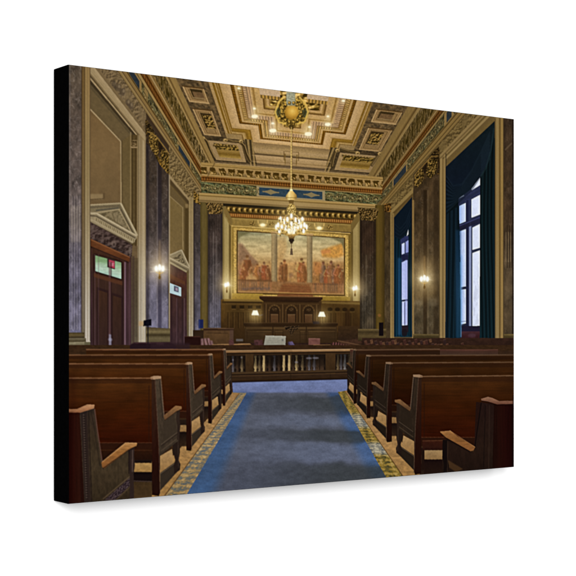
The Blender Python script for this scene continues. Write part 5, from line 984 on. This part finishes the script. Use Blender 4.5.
def mesh_obj(name, vs, fs, m, parent=None):
    d = bpy.data.meshes.new(name); d.from_pydata(vs, [], fs); d.update(); d.materials.append(m)
    o = bpy.data.objects.new(name, d); col.objects.link(o); o.parent = parent; return o
# wrapped black edge: rounded front arris, sides, and the fold onto the back
prof = [(0., -CD), (.00015, -CD+.00012), (.00030, -CD+.0005), (.00035, -CD+.0012), (.0003, -.004), (.0002, -.0018), (-.0006, -.0010), (-.018, -.0010)]
vs, fs = [], []
n = 4
for (o, y) in prof:
    for sx, sz in ((-1, -1), (1, -1), (1, 1), (-1, 1)): vs.append((sx*(CW/2+o), y, sz*(CH/2+o)))
for i in range(len(prof)-1):
    for k in range(4): fs.append((i*4+k, i*4+(k+1) % 4, (i+1)*4+(k+1) % 4, (i+1)*4+k))
edge = mesh_obj('side_wrap', vs, fs, mk_, root)
# pine stretcher bars behind the cloth
def bar(x0, x1, z0, z1, mitre):
    ya, yb = -.0012, -CD+.0015
    if mitre == 'h': q = [(x0, z0), (x1, z0), (x1-(.032), z1), (x0+.032, z1)]
    else: q = [(x0, z0), (x0, z1), (x1, z1-.032), (x1, z0+.032)]
    v = [(x, ya, z) for x, z in q]+[(x, yb, z) for x, z in q]
    return v, [(0, 1, 2, 3), (7, 6, 5, 4), (0, 4, 5, 1), (1, 5, 6, 2), (2, 6, 7, 3), (3, 7, 4, 0)]
e = .0015; wx, wz = CW/2-e, CH/2-e
for a in ((-wx, wx, -wz, -wz+.032, 'h'), (-wx, wx, wz, wz-.032, 'h')):
    v, f = bar(*a); mesh_obj('stretcher_bar', v, f, ml_, root)
for a in ((-wx, -wx+.032, -wz, wz, 'v'), (wx, wx-.032, -wz, wz, 'v')):
    x0_, x1_, z0_, z1_, _ = a; q = [(x0_, z0_), (x0_, z1_), (x1_, z1_-.032), (x1_, z0_+.032)]
    ya, yb = -.0012, -CD+.0015; v = [(x, ya, z) for x, z in q]+[(x, yb, z) for x, z in q]
    mesh_obj('stretcher_bar', v, [(0, 1, 2, 3), (7, 6, 5, 4), (0, 4, 5, 1), (1, 5, 6, 2), (2, 6, 7, 3), (3, 7, 4, 0)], ml_, root)
# wall behind
w = mesh_obj('wall', [(-6, .0, -4), (6, .0, -4), (6, .0, 4), (-6, .0, 4)], [(0, 1, 2, 3)], mw_); w['kind'] = 'structure'

# ------------------------------------------------------------------ camera (solved from the canvas corners)
cam = bpy.data.cameras.new('camera'); co_ = bpy.data.objects.new('camera', cam); col.objects.link(co_); scene.camera = co_
import mathutils
# measured: near edge 438.7 high, far edge 347.3 high on a 576-wide picture, horizontals meet at HX, HY
hor = HY; vpf = HX-288.; f = FPX
th = math.atan2(f, vpf)                              # turn of the canvas away from the picture plane
z0 = f*CH/438.7                                      # distance of the near edge
cx0 = (69-288)/f*z0; cy0 = (hor-64.9)/f*z0           # near top corner in camera space (x right, y up, depth z)
rx_, rz_ = math.cos(th), math.sin(th)                # canvas x axis in camera space (x, depth)
cxm, czm = cx0+rx_*CW/2, z0+rz_*CW/2; cym = cy0-CH/2
dx, dz = -cxm, -czm                                  # camera position in canvas coordinates
px_ = dx*rx_+dz*rz_; py_ = dx*(-rz_)+dz*rx_
co_.location = (px_, py_-CD, -cym)
co_.rotation_euler = (math.radians(90), 0, -th)
cam.sensor_width = 36; cam.lens = f/576*36
cam.shift_y = (hor-288)/576
cam.clip_end = 100; cam.clip_start = .01

# ------------------------------------------------------------------ light: white studio surround and one large soft box above
wd = bpy.data.worlds.new('World'); scene.world = wd; wd.use_nodes = True
bg = wd.node_tree.nodes['Background']; bg.inputs['Color'].default_value = (1, 1, 1, 1); bg.inputs['Strength'].default_value = .85
L = bpy.data.lights.new('softbox', 'AREA'); L.shape = 'RECTANGLE'; L.size = 2.6; L.size_y = 2.0; L.energy = 205
lo = bpy.data.objects.new('softbox', L); col.objects.link(lo); lo.location = (-2.9, -4.0, 1.3)
lo.rotation_euler = (mathutils.Vector((0, 0, 0))-lo.location).to_track_quat('-Z', 'Y').to_euler()
scene.view_settings.view_transform = 'Standard'; scene.view_settings.look = 'None'; scene.view_settings.exposure = 0; scene.view_settings.gamma = 1
